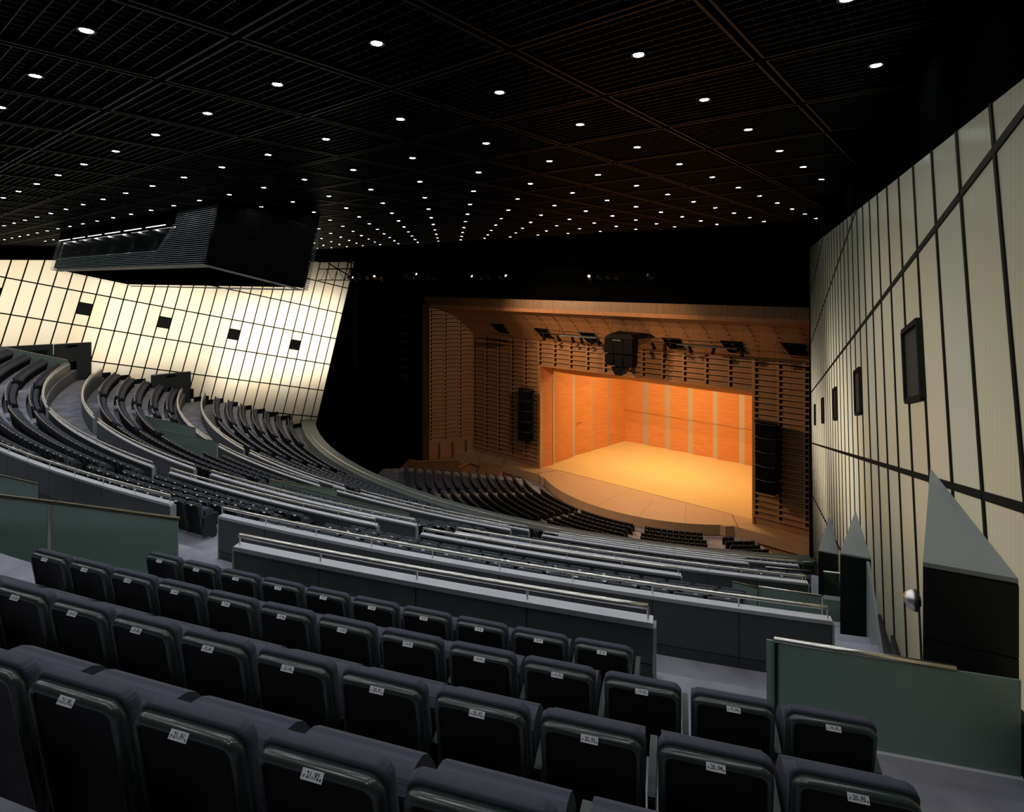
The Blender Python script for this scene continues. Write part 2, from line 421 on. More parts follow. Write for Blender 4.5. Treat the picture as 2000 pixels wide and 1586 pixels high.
# balcony front
t = thing('balcony_front', pol(44.5, 0, -15.25), 'long curved pale green balcony front with a steel rail above the orchestra seats', 'balcony front')
FA = wall_angle(44.3, 0.03)
for i in range(40):
    a0 = -FA + 2 * FA * i / 40 + 0.008; a1 = -FA + 2 * FA * (i + 1) / 40 - 0.008
    part('panel', MB().sweep([(45.0, -15.25), (44.96, -15.25), (44.9, -14.53), (44.94, -14.53)], a0, a1, 2), 'fascia', t)
part('cap', MB().sweep([(45.0, -14.53), (45.0, -14.46), (43.66, -14.62), (43.62, -14.8), (43.75, -16.6), (44.85, -16.6), (44.85, -14.6)], -FA, FA, 80), 'fascia', t)
part('handrail', MB().tube([pol(44.6, -FA + 2 * FA * i / 90, -14.36) for i in range(91)], 0.028, 8), 'steel', t, smooth=True)
for i in range(33):
    p = pol(44.6, -FA + 2 * FA * i / 32, 0)
    part('rail_post', MB().tube([(p[0], p[1], -14.52), (p[0], p[1], -14.36)], 0.013, 6), 'steel', t)

# ------------------------------------------------------------------ seats
def rrect(wd, z0, z1, r, inset, n=6):
    """rounded rectangle loop in x-z, corner radius r at the top, small at the bottom"""
    hw = wd / 2 - inset; a, b = z0 + inset, z1 - inset; rt = max(r - inset * 0.7, 0.012); rb = 0.03
    pts = []
    for cx, cz, rad, st in ((hw - rt, b - rt, rt, 0), (-hw + rt, b - rt, rt, 90), (-hw + rb, a + rb, rb, 180), (hw - rb, a + rb, rb, 270)):
        for i in range(n + 1):
            an = math.radians(st + 90 * i / n); pts.append((cx + rad * math.cos(an), cz + rad * math.sin(an)))
    return pts
LEAN = 0.17
def plate(wd, z0, z1, r, layers, n=6, mi=None):
    mb = MB(); k = None; loops = []
    for ins, y in layers:
        lp = rrect(wd, z0, z1, r, ins, n); k = len(lp)
        loops.append([(x, y + (0.86 - z) * LEAN, z) for x, z in lp])
    vs = [p for l in loops for p in l]; fs = [tuple(range(k))]; ms = [mi[0] if mi else 0]
    for i in range(len(loops) - 1):
        for j in range(k):
            fs.append((i * k + j, i * k + (j + 1) % k, (i + 1) * k + (j + 1) % k, (i + 1) * k + j)); ms.append(mi[i] if mi else 0)
    fs.append(tuple(range((len(loops) - 1) * k, len(loops) * k))); ms.append(mi[-1] if mi else 0)
    mb.v = vs; mb.f = fs; mb.m = ms
    return mb
def drum(x0, x1, prof):
    k = len(prof); vs = [(x0, y, z) for y, z in prof] + [(x1, y, z) for y, z in prof]
    return MB().add(vs, [tuple(range(k)), tuple(range(k, 2 * k))] + [(i, (i + 1) % k, k + (i + 1) % k, k + i) for i in range(k)])
shell_me = plate(0.478, 0.10, 0.865, 0.058, [(0.040, 0.018), (0.034, 0.012), (0.030, 0.005), (0.025, 0.001), (0.020, 0.0), (0.012, 0.003), (0.005, 0.011), (0.0, 0.024), (0.0, 0.052)], 7,
                 mi=[1, 1, 0, 0, 0, 0, 0, 0, 0]).mesh('back_shell', ['shell_rim', 'shell_back'], smooth=True)
cush_me = plate(0.490, 0.12, 0.882, 0.050, [(0.012, 0.050), (0.004, 0.054), (0.0, 0.062), (0.0, 0.096), (0.006, 0.108), (0.022, 0.116)], 6).mesh('back_cushion', 'fabric', smooth=True)
sp = [(0.17, 0.36)] + [(0.17 + 0.30 * math.sin(math.radians(a)) ** 0.9, 0.50 - 0.16 * math.cos(math.radians(a)) + (0.0 if a < 90 else (0.13 * (a - 90) / 90))) for a in range(20, 181, 16)] + [(0.19, 0.80)]
sp = [(0.24, 0.36), (0.36, 0.37), (0.43, 0.41), (0.455, 0.47), (0.45, 0.55), (0.42, 0.61), (0.375, 0.675), (0.33, 0.705), (0.28, 0.715), (0.22, 0.705), (0.19, 0.67)]
seat_me = drum(-0.235, 0.235, sp).mesh('seat_cushion', 'fabric')
def arm_mesh():
    ap = [(0.11, 0.10), (0.30, 0.05), (0.34, 0.0), (0.44, 0.0), (0.47, 0.10), (0.44, 0.30), (0.50, 0.44), (0.50, 0.515), (0.46, 0.555), (0.38, 0.572), (0.20, 0.562), (0.12, 0.53)]
    mb = drum(0.256, 0.290, ap)
    top = [(0.12, 0.545), (0.20, 0.572), (0.38, 0.582), (0.47, 0.565), (0.512, 0.52), (0.51, 0.44), (0.455, 0.30)]
    k = len(top); vs = []
    for x in (0.2545, 0.2915):
        vs += [(x, y, z) for y, z in top]
    for x in (0.2545, 0.2915):
        vs += [(x, y - 0.006, z - 0.014) for y, z in top]
    fs = [(i, i + 1, k + i + 1, k + i) for i in range(k - 1)] + [(i, i + 1, 2 * k + i + 1, 2 * k + i) for i in range(k - 1)] + [(k + i, k + i + 1, 3 * k + i + 1, 3 * k + i) for i in range(k - 1)]
    mb.add(vs, fs, 1)
    return mb.mesh('armrest', ['arm', 'arm_rim'])
arm_me = arm_mesh()
PL_C = Vector((0.0, -0.0005, 0.8465)); PL_M = Matrix.Rotation(math.radians(-36), 3, 'X')   # the plate sits on the rounded rim, turned up and back
plate_me = MB().box((0, 0, 0), (0.080, 0.0025, 0.029)).mesh('number_plate', 'plate')
FONT_CACHE = {}
def text_mesh(txt, size):
    if (txt, size) in FONT_CACHE: return FONT_CACHE[(txt, size)]
    c = bpy.data.curves.new('t', 'FONT'); c.body = txt; c.size = size; c.align_x = 'CENTER'; c.align_y = 'CENTER'; c.resolution_u = 2; c.offset = size * 0.022
    o = bpy.data.objects.new('t', c); COL.objects.link(o)
    bpy.context.view_layer.update()
    me = bpy.data.meshes.new_from_object(o.evaluated_get(bpy.context.evaluated_depsgraph_get()))
    bpy.data.objects.remove(o); bpy.data.curves.remove(c)
    me.materials.clear(); me.materials.append(MATS['ink'])
    FONT_CACHE[(txt, size)] = me
    return me
def seat_slots(tn, rows, aisles, half):
    out = []
    for i, (R, z) in enumerate(rows):
        st = math.degrees(0.55 / R); lim_ = half(R)
        edges = [-lim_] + [e for ac, hw in sorted(aisles) for e in (ac - hw, ac + hw)] + [lim_]
        for b0, b1 in zip(edges[::2], edges[1::2]):
            n = int((b1 - b0) / st)
            off = b0 + ((b1 - b0) - n * st) / 2
            for j in range(n): out.append((tn, i, R, off + (j + 0.5) * st, z))
    return out
slots = []
nums = {}
for r, R, last, a_last, first in ((18, 71.45, 92, 22.54, 83), (19, 72.55, 95, 23.72, 83), (20, 73.65, 95, 23.57, 83), (21, 74.68, 96, 22.14 + 4 * 0.422, 83)):
    st = math.degrees(0.55 / R)
    for nseat in range(first, last + 1):
        nums[len(slots)] = (r, nseat)
        slots.append(('upper', r - 18, R, a_last - st * (last - nseat), -4.0 + 0.515 * (r - 18)))
half = {'one': lambda R: wall_angle(R, 2.0) , 'two': lambda R: wall_angle(R, 0.75), 'three': lambda R: wall_angle(R, 0.75)}
for tn in ('one', 'two', 'three'):
    slots += seat_slots(tn, ROWS[tn], AISLES[tn], half[tn])
oa = [(-30.7, 0.9), (-8.2, 0.9), (13.3, 1.5), (33.6, 2.0)]
for i, (R, z) in enumerate(ORCH):
    lim_ = 44 if i > 1 else (40 if i else 31.5)
    slots += [('orchestra', i, R, s[3], z) for s in seat_slots('orchestra', [(R, z)], oa, lambda R_: lim_)]
# vomitories cut into the five-row tier
def in_vom(s):
    return s[0] == 'two' and s[1] >= 3 and (5.0 < s[3] < 13.9 or -14.2 < s[3] < -2.2)
view = []
for i, s in enumerate(slots):
    if in_vom(s): continue
    q = project(pol(s[2], s[3], s[4] + 0.8))
    if q is None or not (-140 < q[0] < 2140 and 480 < q[1] < 1760): continue
    view.append((q[2], i, q))
view.sort()
inside = [v for v in view if -20 < v[2][0] < 2010 and v[2][1] < 1600]
single = {v[1] for v in inside[:300]} | {v[1] for v in view if v[1] in nums}
while len(single) > 300:
    for v in reversed(inside[:300]):
        if v[1] in single and v[1] not in nums: single.discard(v[1]); break
SEATLAB = {'one': ('dark tip-up seat with small white number plate, in the four-row tier', 'seats of the four-row tier'),
           'two': ('dark tip-up seat in the five-row tier', 'seats of the five-row tier'),
           'three': ('dark tip-up seat in the seven-row front tier', 'seats of the seven-row front tier'),
           'upper': ('', 'numbered seats of rows 18 to 21')}
def word(n):
    t_ = {8: 'eighty', 9: 'ninety', 2: 'twenty'}; u_ = ['', 'one', 'two', 'three', 'four', 'five', 'six', 'seven', 'eight', 'nine']
    if n in (18, 19): return {18: 'eighteen', 19: 'nineteen'}[n]
    return t_[n // 10] + ('-' + u_[n % 10] if n % 10 else '')
def build_seat(i, s):
    tn, ri, R, a, z = s
    p = pol(R, a, z); num = nums.get(i)
    lb, gr = SEATLAB[tn]
    if tn == 'one': lb = 'dark tip-up seat with white plate in the ' + ('topmost row of the four-row tier', 'second row down of the four-row tier', 'third row down of the four-row tier', 'lowest row of the four-row tier')[ri]
    if tn == 'two': lb = 'dark tip-up seat in the ' + ('topmost row', 'second row down', 'third row down', 'fourth row down', 'lowest row')[ri] + ' of the five-row tier'
    if num: lb = 'charcoal tip-up seat with white plate reading %s in row %s' % (word(num[1]), word(num[0]))
    o = thing('auditorium_seat', p, lb, 'seat', gr, rz=math.radians(a))
    for nm, me in (('back_shell', shell_me), ('back_cushion', cush_me), ('seat_cushion', seat_me), ('armrest', arm_me)):
        put(nm, me, o, loc=(0, 0, 0))
    pl = put('number_plate', plate_me, o, loc=tuple(PL_C)); pl.rotation_euler = PL_M.to_euler()
    if num:
        if num[0] >= 19:
            for txt, sz, x, dz in (('2\u968e', 0.0095, -0.0300, -0.005), (str(num[0]), 0.0235, -0.0115, 0), ('\u5217', 0.0085, 0.0030, -0.006), (str(num[1]), 0.0235, 0.0175, 0), ('\u756a', 0.0085, 0.0325, -0.006)):
                tm = put('printed_number', text_mesh(txt, sz), pl, loc=(x, -0.0016, dz)); tm.rotation_euler = (math.radians(90), 0, 0)
                tm.scale = (0.82, 1, 1)
        else:
            for txt, sz, x in ((str(num[0]), 0.0235, -0.0115), (str(num[1]), 0.0235, 0.0175)):
                tm = put('printed_number', text_mesh(txt, sz), pl, loc=(x, -0.0016, 0)); tm.rotation_euler = (math.radians(90), 0, 0)
                tm.scale = (0.82, 1, 1)
    return o
for i in sorted(single): build_seat(i, slots[i])
# all further seats: one object
def low_seat():
    mb = MB()
    def bx(x0, x1, pr, mi):
        k = len(pr); vs = [(x0, y, z) for y, z in pr] + [(x1, y, z) for y, z in pr]
        mb.add(vs, [tuple(range(k)), tuple(range(k, 2 * k))] + [(i, (i + 1) % k, k + (i + 1) % k, k + i) for i in range(k)], mi)
    def back(wd, z0, z1, y0, y1, mi, c):
        lp = [(-wd / 2, z0), (wd / 2, z0), (wd / 2, z1 - c), (wd / 2 - c, z1), (-wd / 2 + c, z1), (-wd / 2, z1 - c)]
        vs = [(x, y0 + (0.86 - z) * LEAN, z) for x, z in lp] + [(x, y1 + (0.86 - z) * LEAN, z) for x, z in lp]; k = 6
        mb.add(vs, [tuple(range(k)), tuple(range(k, 2 * k))] + [(i, (i + 1) % k, k + (i + 1) % k, k + i) for i in range(k)], mi)
    back(0.48, 0.825, 0.865, 0.0, 0.05, 1, 0.03)
    back(0.48, 0.10, 0.825, 0.004, 0.05, 2, 0.002)
    back(0.49, 0.12, 0.882, 0.05, 0.115, 0, 0.04)
    bx(-0.23, 0.23, [(0.24, 0.36), (0.40, 0.38), (0.455, 0.47), (0.42, 0.61), (0.35, 0.70), (0.20, 0.70)], 0)
    mb.add([(-0.04, -0.006, 0.835), (0.04, -0.006, 0.835), (0.04, 0.004, 0.862), (-0.04, 0.004, 0.862)], [(0, 1, 2, 3)], 3)
    bx(0.252, 0.298, [(0.12, 0.02), (0.44, 0.02), (0.50, 0.52), (0.40, 0.62), (0.12, 0.58)], 2)
    return mb
ls = low_seat(); LV = np.array(ls.v)
allv = []; allf = []; allm = []; cnt = 0
for dist, i, q in view:
    if i in single or slots[i][0] == 'upper': continue
    tn, ri, R, a, z = slots[i]; p = pol(R, a, z); c_, s_ = math.cos(math.radians(a)), math.sin(math.radians(a))
    V = np.c_[LV[:, 0] * c_ - LV[:, 1] * s_ + p[0], LV[:, 0] * s_ + LV[:, 1] * c_ + p[1], LV[:, 2] + p[2]]
    allv.append(V); allf += [[j + cnt for j in f] for f in ls.f]; allm += ls.m; cnt += len(LV)
me = bpy.data.meshes.new('distant_seating'); me.from_pydata(np.concatenate(allv).tolist(), [], allf)
for m_ in ('fabric', 'shell_rim', 'shell_back', 'plate'): me.materials.append(MATS[m_])
me.polygons.foreach_set('material_index', allm); fix_normals(me)
tag(put('distant_seating', me, kind='stuff'), 'dense rows of dark seats in the lower balcony tiers and the orchestra', 'seating')

# ------------------------------------------------------------------ glass side walls
SL = math.atan(0.246); CW, RH = 0.985, 2.85 * math.cos(SL)
def clip(poly, a, b, c):
    out = []
    for i in range(len(poly)):
        p, q = poly[i], poly[(i + 1) % len(poly)]
        dp, dq = a * p[0] + b * p[1] + c, a * q[0] + b * q[1] + c
        if dp >= 0: out.append(p)
        if (dp >= 0) != (dq >= 0):
            t = dp / (dp - dq); out.append((p[0] + t * (q[0] - p[0]), p[1] + t * (q[1] - p[1])))
    return out
# in-wall frame: e1 runs down the slope towards the stage (decreasing s), e2 square to it; origin on the line above the windows at s = 0
def sz(a, b):
    return (-(a * math.cos(SL) + b * math.sin(SL)), -6.15 - a * math.sin(SL) + b * math.cos(SL))
def ab(s, z):
    x, y = -s, z + 6.15
    return (x * math.cos(SL) - y * math.sin(SL), x * math.sin(SL) + y * math.cos(SL))
A_END = 1.05                                                          # stage-side edge of the wall, square to the slope
TOP = lambda s: 1.82 - 0.0125 * s
WIN = {}
def wall(side, name, label):
    base = wall_pt(15, -8, side)
    t = thing(name, base, None, None, kind='structure')
    rr = random.Random(11 + side)
    P = lambda s, z, inn=0.0: wall_pt(s, z, side, inn)
    ncol = 37
    aw0 = ab(3.3, -6.75)[0]                                             # a-coordinate of the first window column centre
    first = aw0 + CW / 2
    while first < A_END: first += CW
    lines = [first - CW * i for i in range(ncol + 3)]
    edges = [A_END] + [x for x in lines if x < A_END - 0.05]
    wincols = {round((aw0 - 6 * CW * k) / CW * 1000) for k in range(6)}
    def region(poly):
        poly = [sz(*p) for p in poly]
        poly = clip(poly, -0.0125, -1.0, 1.82)                          # under the top edge
        return poly
    for i in range(len(edges) - 1):
        a1, a0 = edges[i], edges[i + 1]
        ac = (a0 + a1) / 2
        isw = round(ac / CW * 1000) in wincols and abs(a1 - a0 - CW) < 0.01
        for r in range(-4, 4):
            b0, b1 = r * RH, (r + 1) * RH
            segs = [(b0, b1, False)]
            if r == -1 and isw: segs = [(b0, b0 + 0.34 * RH, False), (b0 + 0.34 * RH, b0 + 0.68 * RH, True), (b0 + 0.68 * RH, b1, False)]
            for c0, c1, win in segs:
                poly = region([(a0, c0), (a1, c0), (a1, c1), (a0, c1)])
                if len(poly) < 3: continue
                smid = sum(p[0] for p in poly) / len(poly); zmax = max(p[1] for p in poly)
                if zmax - min(p[1] for p in poly) < 0.03: continue
                pw = wall_pt(smid, 0, 1); Rm = math.hypot(pw[0] - OX, pw[1] - OY)
                if zmax < floor_z(Rm) - 0.6 or smid > 33.5: continue
                if win:
                    m = MB(); q = [P(s, z, 0.03) for s, z in poly]; m.add(q, [tuple(range(len(q)))])
                    wp = part('window_pane', m, 'window_dark', t, label='dark projection window pane')
                    m = MB()
                    for j in range(len(q)): m.beam(q[j], q[(j + 1) % len(q)], 0.07, 0.07, up=(HX, HY_, 0.3))
                    part('window_frame', m, 'mullion', wp, base=tuple(t['base']))
                    # reveal plates beside the pane
                    continue
                m = MB(); q = [P(s, z, 0) for s, z in poly]
                m.face_to = Vector(P(0, 0, 1)) - Vector(P(0, 0, 0))
                m.add(q, [tuple(range(len(q)))])
                g = rr.random(); warm = 'wall_glass' if g < 0.6 else ('wall_glass_warm' if g < 0.82 else 'wall_glass_cool')
                if side > 0: warm = 'wall_glass' if g < 0.35 else ('wall_glass_green' if g < 0.7 else ('wall_glass_sand' if g < 0.88 else 'wall_glass_reflection'))
                if isw and r == -1: warm = 'wall_glass_warm' if side < 0 else 'wall_glass_sand'
                part('glass_panel', m, warm, t)
    def bar(p, q, wd, name):
        pl = clip_seg(p, q)
        if pl is None: return
        (s0, z0), (s1, z1) = pl
        m = MB().beam(P(s0, z0, 0.004), P(s1, z1, 0.004), wd, 0.025, up=Vector(P(0, 0, 1)) - Vector(P(0, 0, 0)))
        part(name, m, 'mullion', t)
    def clip_seg(p, q):
        p, q = sz(*p), sz(*q)
        f = lambda P_: 1.82 - 0.0125 * P_[0] - P_[1]
        def g(P_):
            pw = wall_pt(min(P_[0], 33), 0, 1); return P_[1] - (floor_z(math.hypot(pw[0] - OX, pw[1] - OY)) - 0.9)
        fp, fq = f(p), f(q)
        if fp < 0 and fq < 0: return None
        if fp < 0: tt = fp / (fp - fq); p = (p[0] + tt * (q[0] - p[0]), p[1] + tt * (q[1] - p[1]))
        elif fq < 0: tt = fp / (fp - fq); q = (p[0] + tt * (q[0] - p[0]), p[1] + tt * (q[1] - p[1]))
        return p, q
    for i, a in enumerate(edges):
        s_foot, _ = sz(a, -2 * RH)
        pw = wall_pt(max(min(s_foot, 33), 0), 0, 1); fz = floor_z(math.hypot(pw[0] - OX, pw[1] - OY)) - 0.8
        bb = -4 * RH
        while sz(a, bb)[1] < fz: bb += 0.2
        bar((a, bb), (a, 4 * RH), 0.055 if side > 0 else 0.095, 'edge_trim' if i == 0 else 'mullion')
    for r in range(-4, 4):
        a_lo = edges[-1]
        bar((a_lo, r * RH), (A_END, r * RH), 0.075 if side > 0 else 0.10, 'transom')
    # black slabs added to stop backlight spill; dark skirting along the seats
    back = MB().slab([P(-3.4, -18, -2.4), P(35, -18, -2.4), P(35, 3, -2.4), P(-3.4, 3, -2.4)], (0.1 * side, 0, 0))
    part('spill_block_back', back, 'black', t)
    for s0, s1 in ((-3.4, 10), (10, 22), (22, 35)):
        part('spill_block_top', MB().slab([P(s0, TOP(s0), 0.0), P(s1, TOP(s1), 0.0), P(s1, 3.5, 0.0), P(s0, 3.5, 0.0)], Vector(P(0, 0, -0.1)) - Vector(P(0, 0, 0))), 'black', t)
    part('spill_block_end', MB().slab([P(-3.4, -18, 0.0), P(-3.4, -18, -2.4), P(-3.4, 3, -2.4), P(-3.4, 3, 0.0)], Vector(P(-0.1, 0, 0)) - Vector(P(0, 0, 0))), 'black', t)
    for i in range(26):
        s0, s1 = 1.2 + i * 1.25, 1.2 + (i + 1) * 1.25
        pw = wall_pt((s0 + s1) / 2, 0, 1); fz = floor_z(math.hypot(pw[0] - OX, pw[1] - OY))
        m = MB().slab([P(s0, fz - 0.5, 0.03), P(s1, fz - 0.5, 0.03), P(s1, fz + 0.42, 0.03), P(s0, fz + 0.42, 0.03)], Vector(P(0, 0, 0.05)) - Vector(P(0, 0, 0)))
        part('skirting', m, 'vestibule', t)
    return t
wall(1, 'wall_right', ''); wall(-1, 'wall_left', '')
# dark return walls between the glass walls and the stage house, rear wall
for side, nm in ((1, 'wall_right_front'), (-1, 'wall_left_front')):
    x = lambda v: v if side > 0 else 2 * OX - v
    e0 = wall_pt(-3.4, 0, 1, -0.15)
    m = MB().slab([(x(e0[0]), e0[1], -27), (x(2.5), 54.0, -27), (x(2.5), 54.0, 6), (x(e0[0]), e0[1], 6)], (0.2 * side, 0, 0))
    put(nm, m.mesh(nm, 'black'), kind='structure')

# ------------------------------------------------------------------ ceiling grid with downlights
ZC, BAY = 2.6, 2.1
X0, Y0 = 0.18, -1.32                                      # bay grid lines: x = X0 - BAY*i, y = Y0 + BAY*j
LX0, LY0 = X0 - BAY / 2, Y0 + BAY / 2
ceil = thing('ceiling', (OX, 15, ZC), None, None, kind='structure')
part('ceiling_slab', MB().box((OX, 14, ZC + 0.75), (66, 36, 0.1)), 'black', ceil)
pm = MB(); hb = BAY / 2 - 0.055
for sgn in (-1, 1):
    pm.box((0, sgn * hb, 0.02), (2 * hb + 0.03, 0.03, 0.07)); pm.box((sgn * hb, 0, 0.02), (0.03, 2 * hb + 0.03, 0.07))
nb = 13
for i in range(1, nb):
    y = -hb + 2 * hb * i / nb
    pm.box((0, y, 0.05), (2 * hb, 0.010, 0.075), mi=1)
    pm.box((y, 0, 0.065), (0.008, 2 * hb, 0.05), mi=1)
panel_me = pm.mesh('ceiling_panel', ['ceiling_frame', 'ceiling_blade'])
def inside_hall(x, y, m=0.0):
    # between the two side walls?
    s = (EY - y) / math.cos(WALL_ANG); xw = EX + HX * s
    return x < xw - m and x > 2 * OX - xw + m
BOOTH = (-39.4, -20.2)
pans = []; lights = []
for i in range(0, 30):
    for j in range(0, 14):
        cx, cy = LX0 - BAY * i, LY0 + BAY * j
        if not inside_hall(cx, cy, -0.3) or cy > 29.5: continue
        pans.append((cx, cy))
        if inside_hall(cx, cy, 0.15) and not (BOOTH[0] - 0.2 < cx < BOOTH[1] + 0.2 and 8.3 < cy < 13.6): lights.append((cx, cy))
pans.sort(key=lambda p: math.hypot(*p))
rest = []
for n, (cx, cy) in enumerate(pans):
    q = project((cx, cy, ZC))
    if n < 300:
        put('ceiling_panel', panel_me, ceil, loc=(cx - OX, cy - 15, 0))
    else: rest.append((cx, cy))
if rest:
    m = MB()
    for cx, cy in rest:
        m.v.extend((x + cx, y + cy, z + ZC) for x, y, z in pm.v); n0 = len(m.v) - len(pm.v)
        m.f.extend([i + n0 for i in f] for f in pm.f); m.m.extend(pm.m)
    part('further_panels', m, ['ceiling_frame', 'ceiling_blade'], ceil, kind='stuff')
# wide black beams on every second grid line
for i in range(0, 29, 2):
    x = X0 - BAY * (i + 2)
    if x > -58: part('ceiling_beam', MB().box((x, 13.5, ZC + 0.10), (0.09, 32, 0.2)), 'black', ceil)
for j in range(0, 15, 2):
    part('ceiling_beam', MB().box((OX, Y0 + BAY * (j + 2), ZC + 0.10), (62, 0.09, 0.2)), 'black', ceil)
disc = MB(); nseg = 16
disc.add([(0.060 * math.cos(2 * math.pi * k / nseg), 0.060 * math.sin(2 * math.pi * k / nseg), -0.012) for k in range(nseg)], [tuple(range(nseg))])
lens_me = disc.mesh('lens', 'lens')
def flip_down(me):
    import bmesh
    b = bmesh.new(); b.from_mesh(me)
    for f in b.faces:
        if f.normal.z > 0: f.normal_flip()
    b.to_mesh(me); b.free()
flip_down(lens_me)
ring = MB(); vs = []; fs = []
for k in range(nseg):
    c_, s_ = math.cos(2 * math.pi * k / nseg), math.sin(2 * math.pi * k / nseg)
    vs += [(0.062 * c_, 0.062 * s_, -0.010), (0.086 * c_, 0.086 * s_, -0.016), (0.092 * c_, 0.092 * s_, 0.0), (0.092 * c_, 0.092 * s_, 0.10)]
for k in range(nseg):
    a, b = 4 * k, 4 * ((k + 1) % nseg); fs += [(a, a + 1, b + 1, b), (a + 1, a + 2, b + 2, b + 1), (a + 2, a + 3, b + 3, b + 2)]
ring.add(vs, fs); ring_me = ring.mesh('trim_ring', 'black_metal')
lights.sort(key=lambda p: math.hypot(*p))
for cx, cy in lights[:300]:
    o = thing('downlight', (cx, cy, ZC), 'small round lit downlight set into the black slatted ceiling', 'ceiling light', 'ceiling downlights')
    put('lens', lens_me, o, loc=(0, 0, 0)); put('trim_ring', ring_me, o, loc=(0, 0, 0))
print('downlights', len(lights), 'panels', len(pans), 'seats', len(single), len(view))

# ------------------------------------------------------------------ glass screens
def screen(pts, height, label, clear=False, rail=True, posts=(), group=None, rr=0.024, railmat='steel', drop=0.02, div=1):
    """upright glass standing on pts [(x, y, z_top)]"""
    base = (pts[0][0], pts[0][1], pts[0][2] - height)
    t = thing('glass_screen', base, label, 'glass screen', group)
    for p, q in zip(pts, pts[1:]):
        P, Q = Vector(p), Vector(q)
        for d in range(div):
            A = P.lerp(Q, d / div); B = P.lerp(Q, (d + 1) / div); dr = (B - A).normalized(); A = A + dr * 0.006; B = B - dr * 0.006
            nrm = dr.cross(Vector((0, 0, 1))) * 0.014
            m = MB().slab([A - Vector((0, 0, drop)), B - Vector((0, 0, drop)), B - Vector((0, 0, height)), A - Vector((0, 0, height))], nrm)
            part('glass_pane', m, 'glass_clear' if clear else 'glass_frosted', t)
        nrm = (Q - P).normalized().cross(Vector((0, 0, 1))) * 0.03
        m = MB().slab([P - Vector((0, 0, height - 0.03)), Q - Vector((0, 0, height - 0.03)), Q - Vector((0, 0, height + 0.06)), P - Vector((0, 0, height + 0.06))], nrm)
        part('base_channel', m, 'cap', t)
    if rail: part('handrail', MB().tube([Vector(p) for p in pts], rr, 10), railmat, t, smooth=True)
    for p in posts:
        part('post', MB().beam((p[0], p[1], p[2] - height), (p[0], p[1], p[2] - 0.01), 0.035, 0.035, up=(1, 0, 0)), 'steel', t)
    return t
mat('bronze', (0.15, 0.13, 0.08), 0.35, 0.9)
screen([(-11.9, 0.90, -2.96), (-9.55, 2.05, -2.98), (-7.67, 2.91, -2.99)], 1.02, 'large frosted green glass screen with bronze rail beside the row 18 and 19 seats', railmat='bronze', posts=[(-9.53, 2.02, -2.99)])
screen([pol(68.3, 8.6, -4.82), pol(67.95, 10.72, -4.85)], 0.95, 'smaller frosted glass screen with bronze rail in front of the curved parapet', railmat='bronze')
ga, gb = Vector((-1.20, 4.59, -2.75)), Vector((-0.016, 5.12, -2.75))
t = thing('glass_screen', (ga.x, ga.y, -3.47), 'wide frosted glass screen with steel rail beside the last seat of row nineteen', 'glass screen')
dirn = (gb - ga).normalized(); nrm = dirn.cross(Vector((0, 0, 1))) * 0.014
for a_, b_, zt, nm in ((0.0, 0.055, -2.745, 'side_pane'), (0.068, 1.62, -2.765, 'glass_pane')):
    A = ga + dirn * a_; B = ga + dirn * b_
    part(nm, MB().slab([(A.x, A.y, zt), (B.x, B.y, zt), (B.x, B.y, -3.45), (A.x, A.y, -3.45)], nrm), 'glass_frosted', t)
A = ga + dirn * 0.055; B = ga + dirn * 1.24
part('handrail', MB().tube([(A.x, A.y, -2.742), (B.x, B.y, -2.755)], 0.021, 12), 'steel', t, smooth=True)
part('post', MB().beam((A.x + 0.008, A.y, -3.47), (A.x + 0.008, A.y, -2.755), 0.024, 0.04, up=(1, 0, 0)), 'black_metal', t)
A = ga + dirn * 0.02; B = ga + dirn * 1.64
part('base_channel', MB().slab([(A.x, A.y, -3.485), (B.x, B.y, -3.485), (B.x, B.y, -3.43), (A.x, A.y, -3.43)], nrm * 3), 'cap', t)
screen([pol(60.46, 26.48, -7.38), pol(60.48, 27.89, -7.4)], 0.62, 'clear glass screen with steel rail between grey parapets and vestibules', clear=True)
screen([pol(60.44, 26.46, -8.0), pol(60.5, 27.9, -8.0)], 0.85, 'green frosted glass panel under the clear screen by the right glass wall', rail=False)
screen([pol(61.5, 24.31, -7.38), pol(61.6, 24.83, -7.4)], 0.9, 'short green glass screen turning off beside the stair near the right wall', railmat='bronze')
screen([pol(61.58, 24.85, -7.38), pol(61.64, 26.12, -7.4)], 0.9, 'frosted green glass screen with steel rail between two slim posts', posts=[pol(61.58, 24.87, -7.4), pol(61.64, 26.1, -7.4)])
screen([pol(55.2, 26.2, -9.9), pol(55.2, 27.7, -9.9)], 1.2, 'greenish glass screen at the end of the lower aisle by the right wall', clear=True)
screen([pol(45.3, 31.0, -14.2), pol(45.2, 32.4, -14.2)], 0.9, 'small clear glass screen where the balcony front meets the right wall', clear=True)
VA, VB, VC, VD = pol(58.0, -13.5, -9.0), pol(57.72, -8.54, -9.0), pol(56.03, -2.61, -9.0), pol(55.85, -6.73, -9.0)
screen([VA, VB], 1.05, 'dark green glass screen behind the tier opening near the lower door', railmat='bronze', rr=0.02)
screen([VB, VC], 1.05, 'long pale green glass screen in front of the seats of the five-row tier', railmat='bronze', rr=0.02, div=2)
screen([VA, VD], 1.05, 'green glass screen on the stage side of the opening in the five-row tier', railmat='bronze', rr=0.02, div=3)
WA, WB, WC, WD = pol(57.58, 5.57, -8.9), pol(57.47, 10.51, -8.9), pol(57.41, 13.37, -8.9), pol(56.9, 9.15, -8.9)
screen([WA, WB], 1.0, 'dark green glass screen behind the grey parapet in the hall centre', railmat='bronze', rr=0.02, div=2)
screen([WB, WC], 1.0, 'paler green glass screen continuing the dark one in the hall centre', railmat='bronze', rr=0.02, div=2)
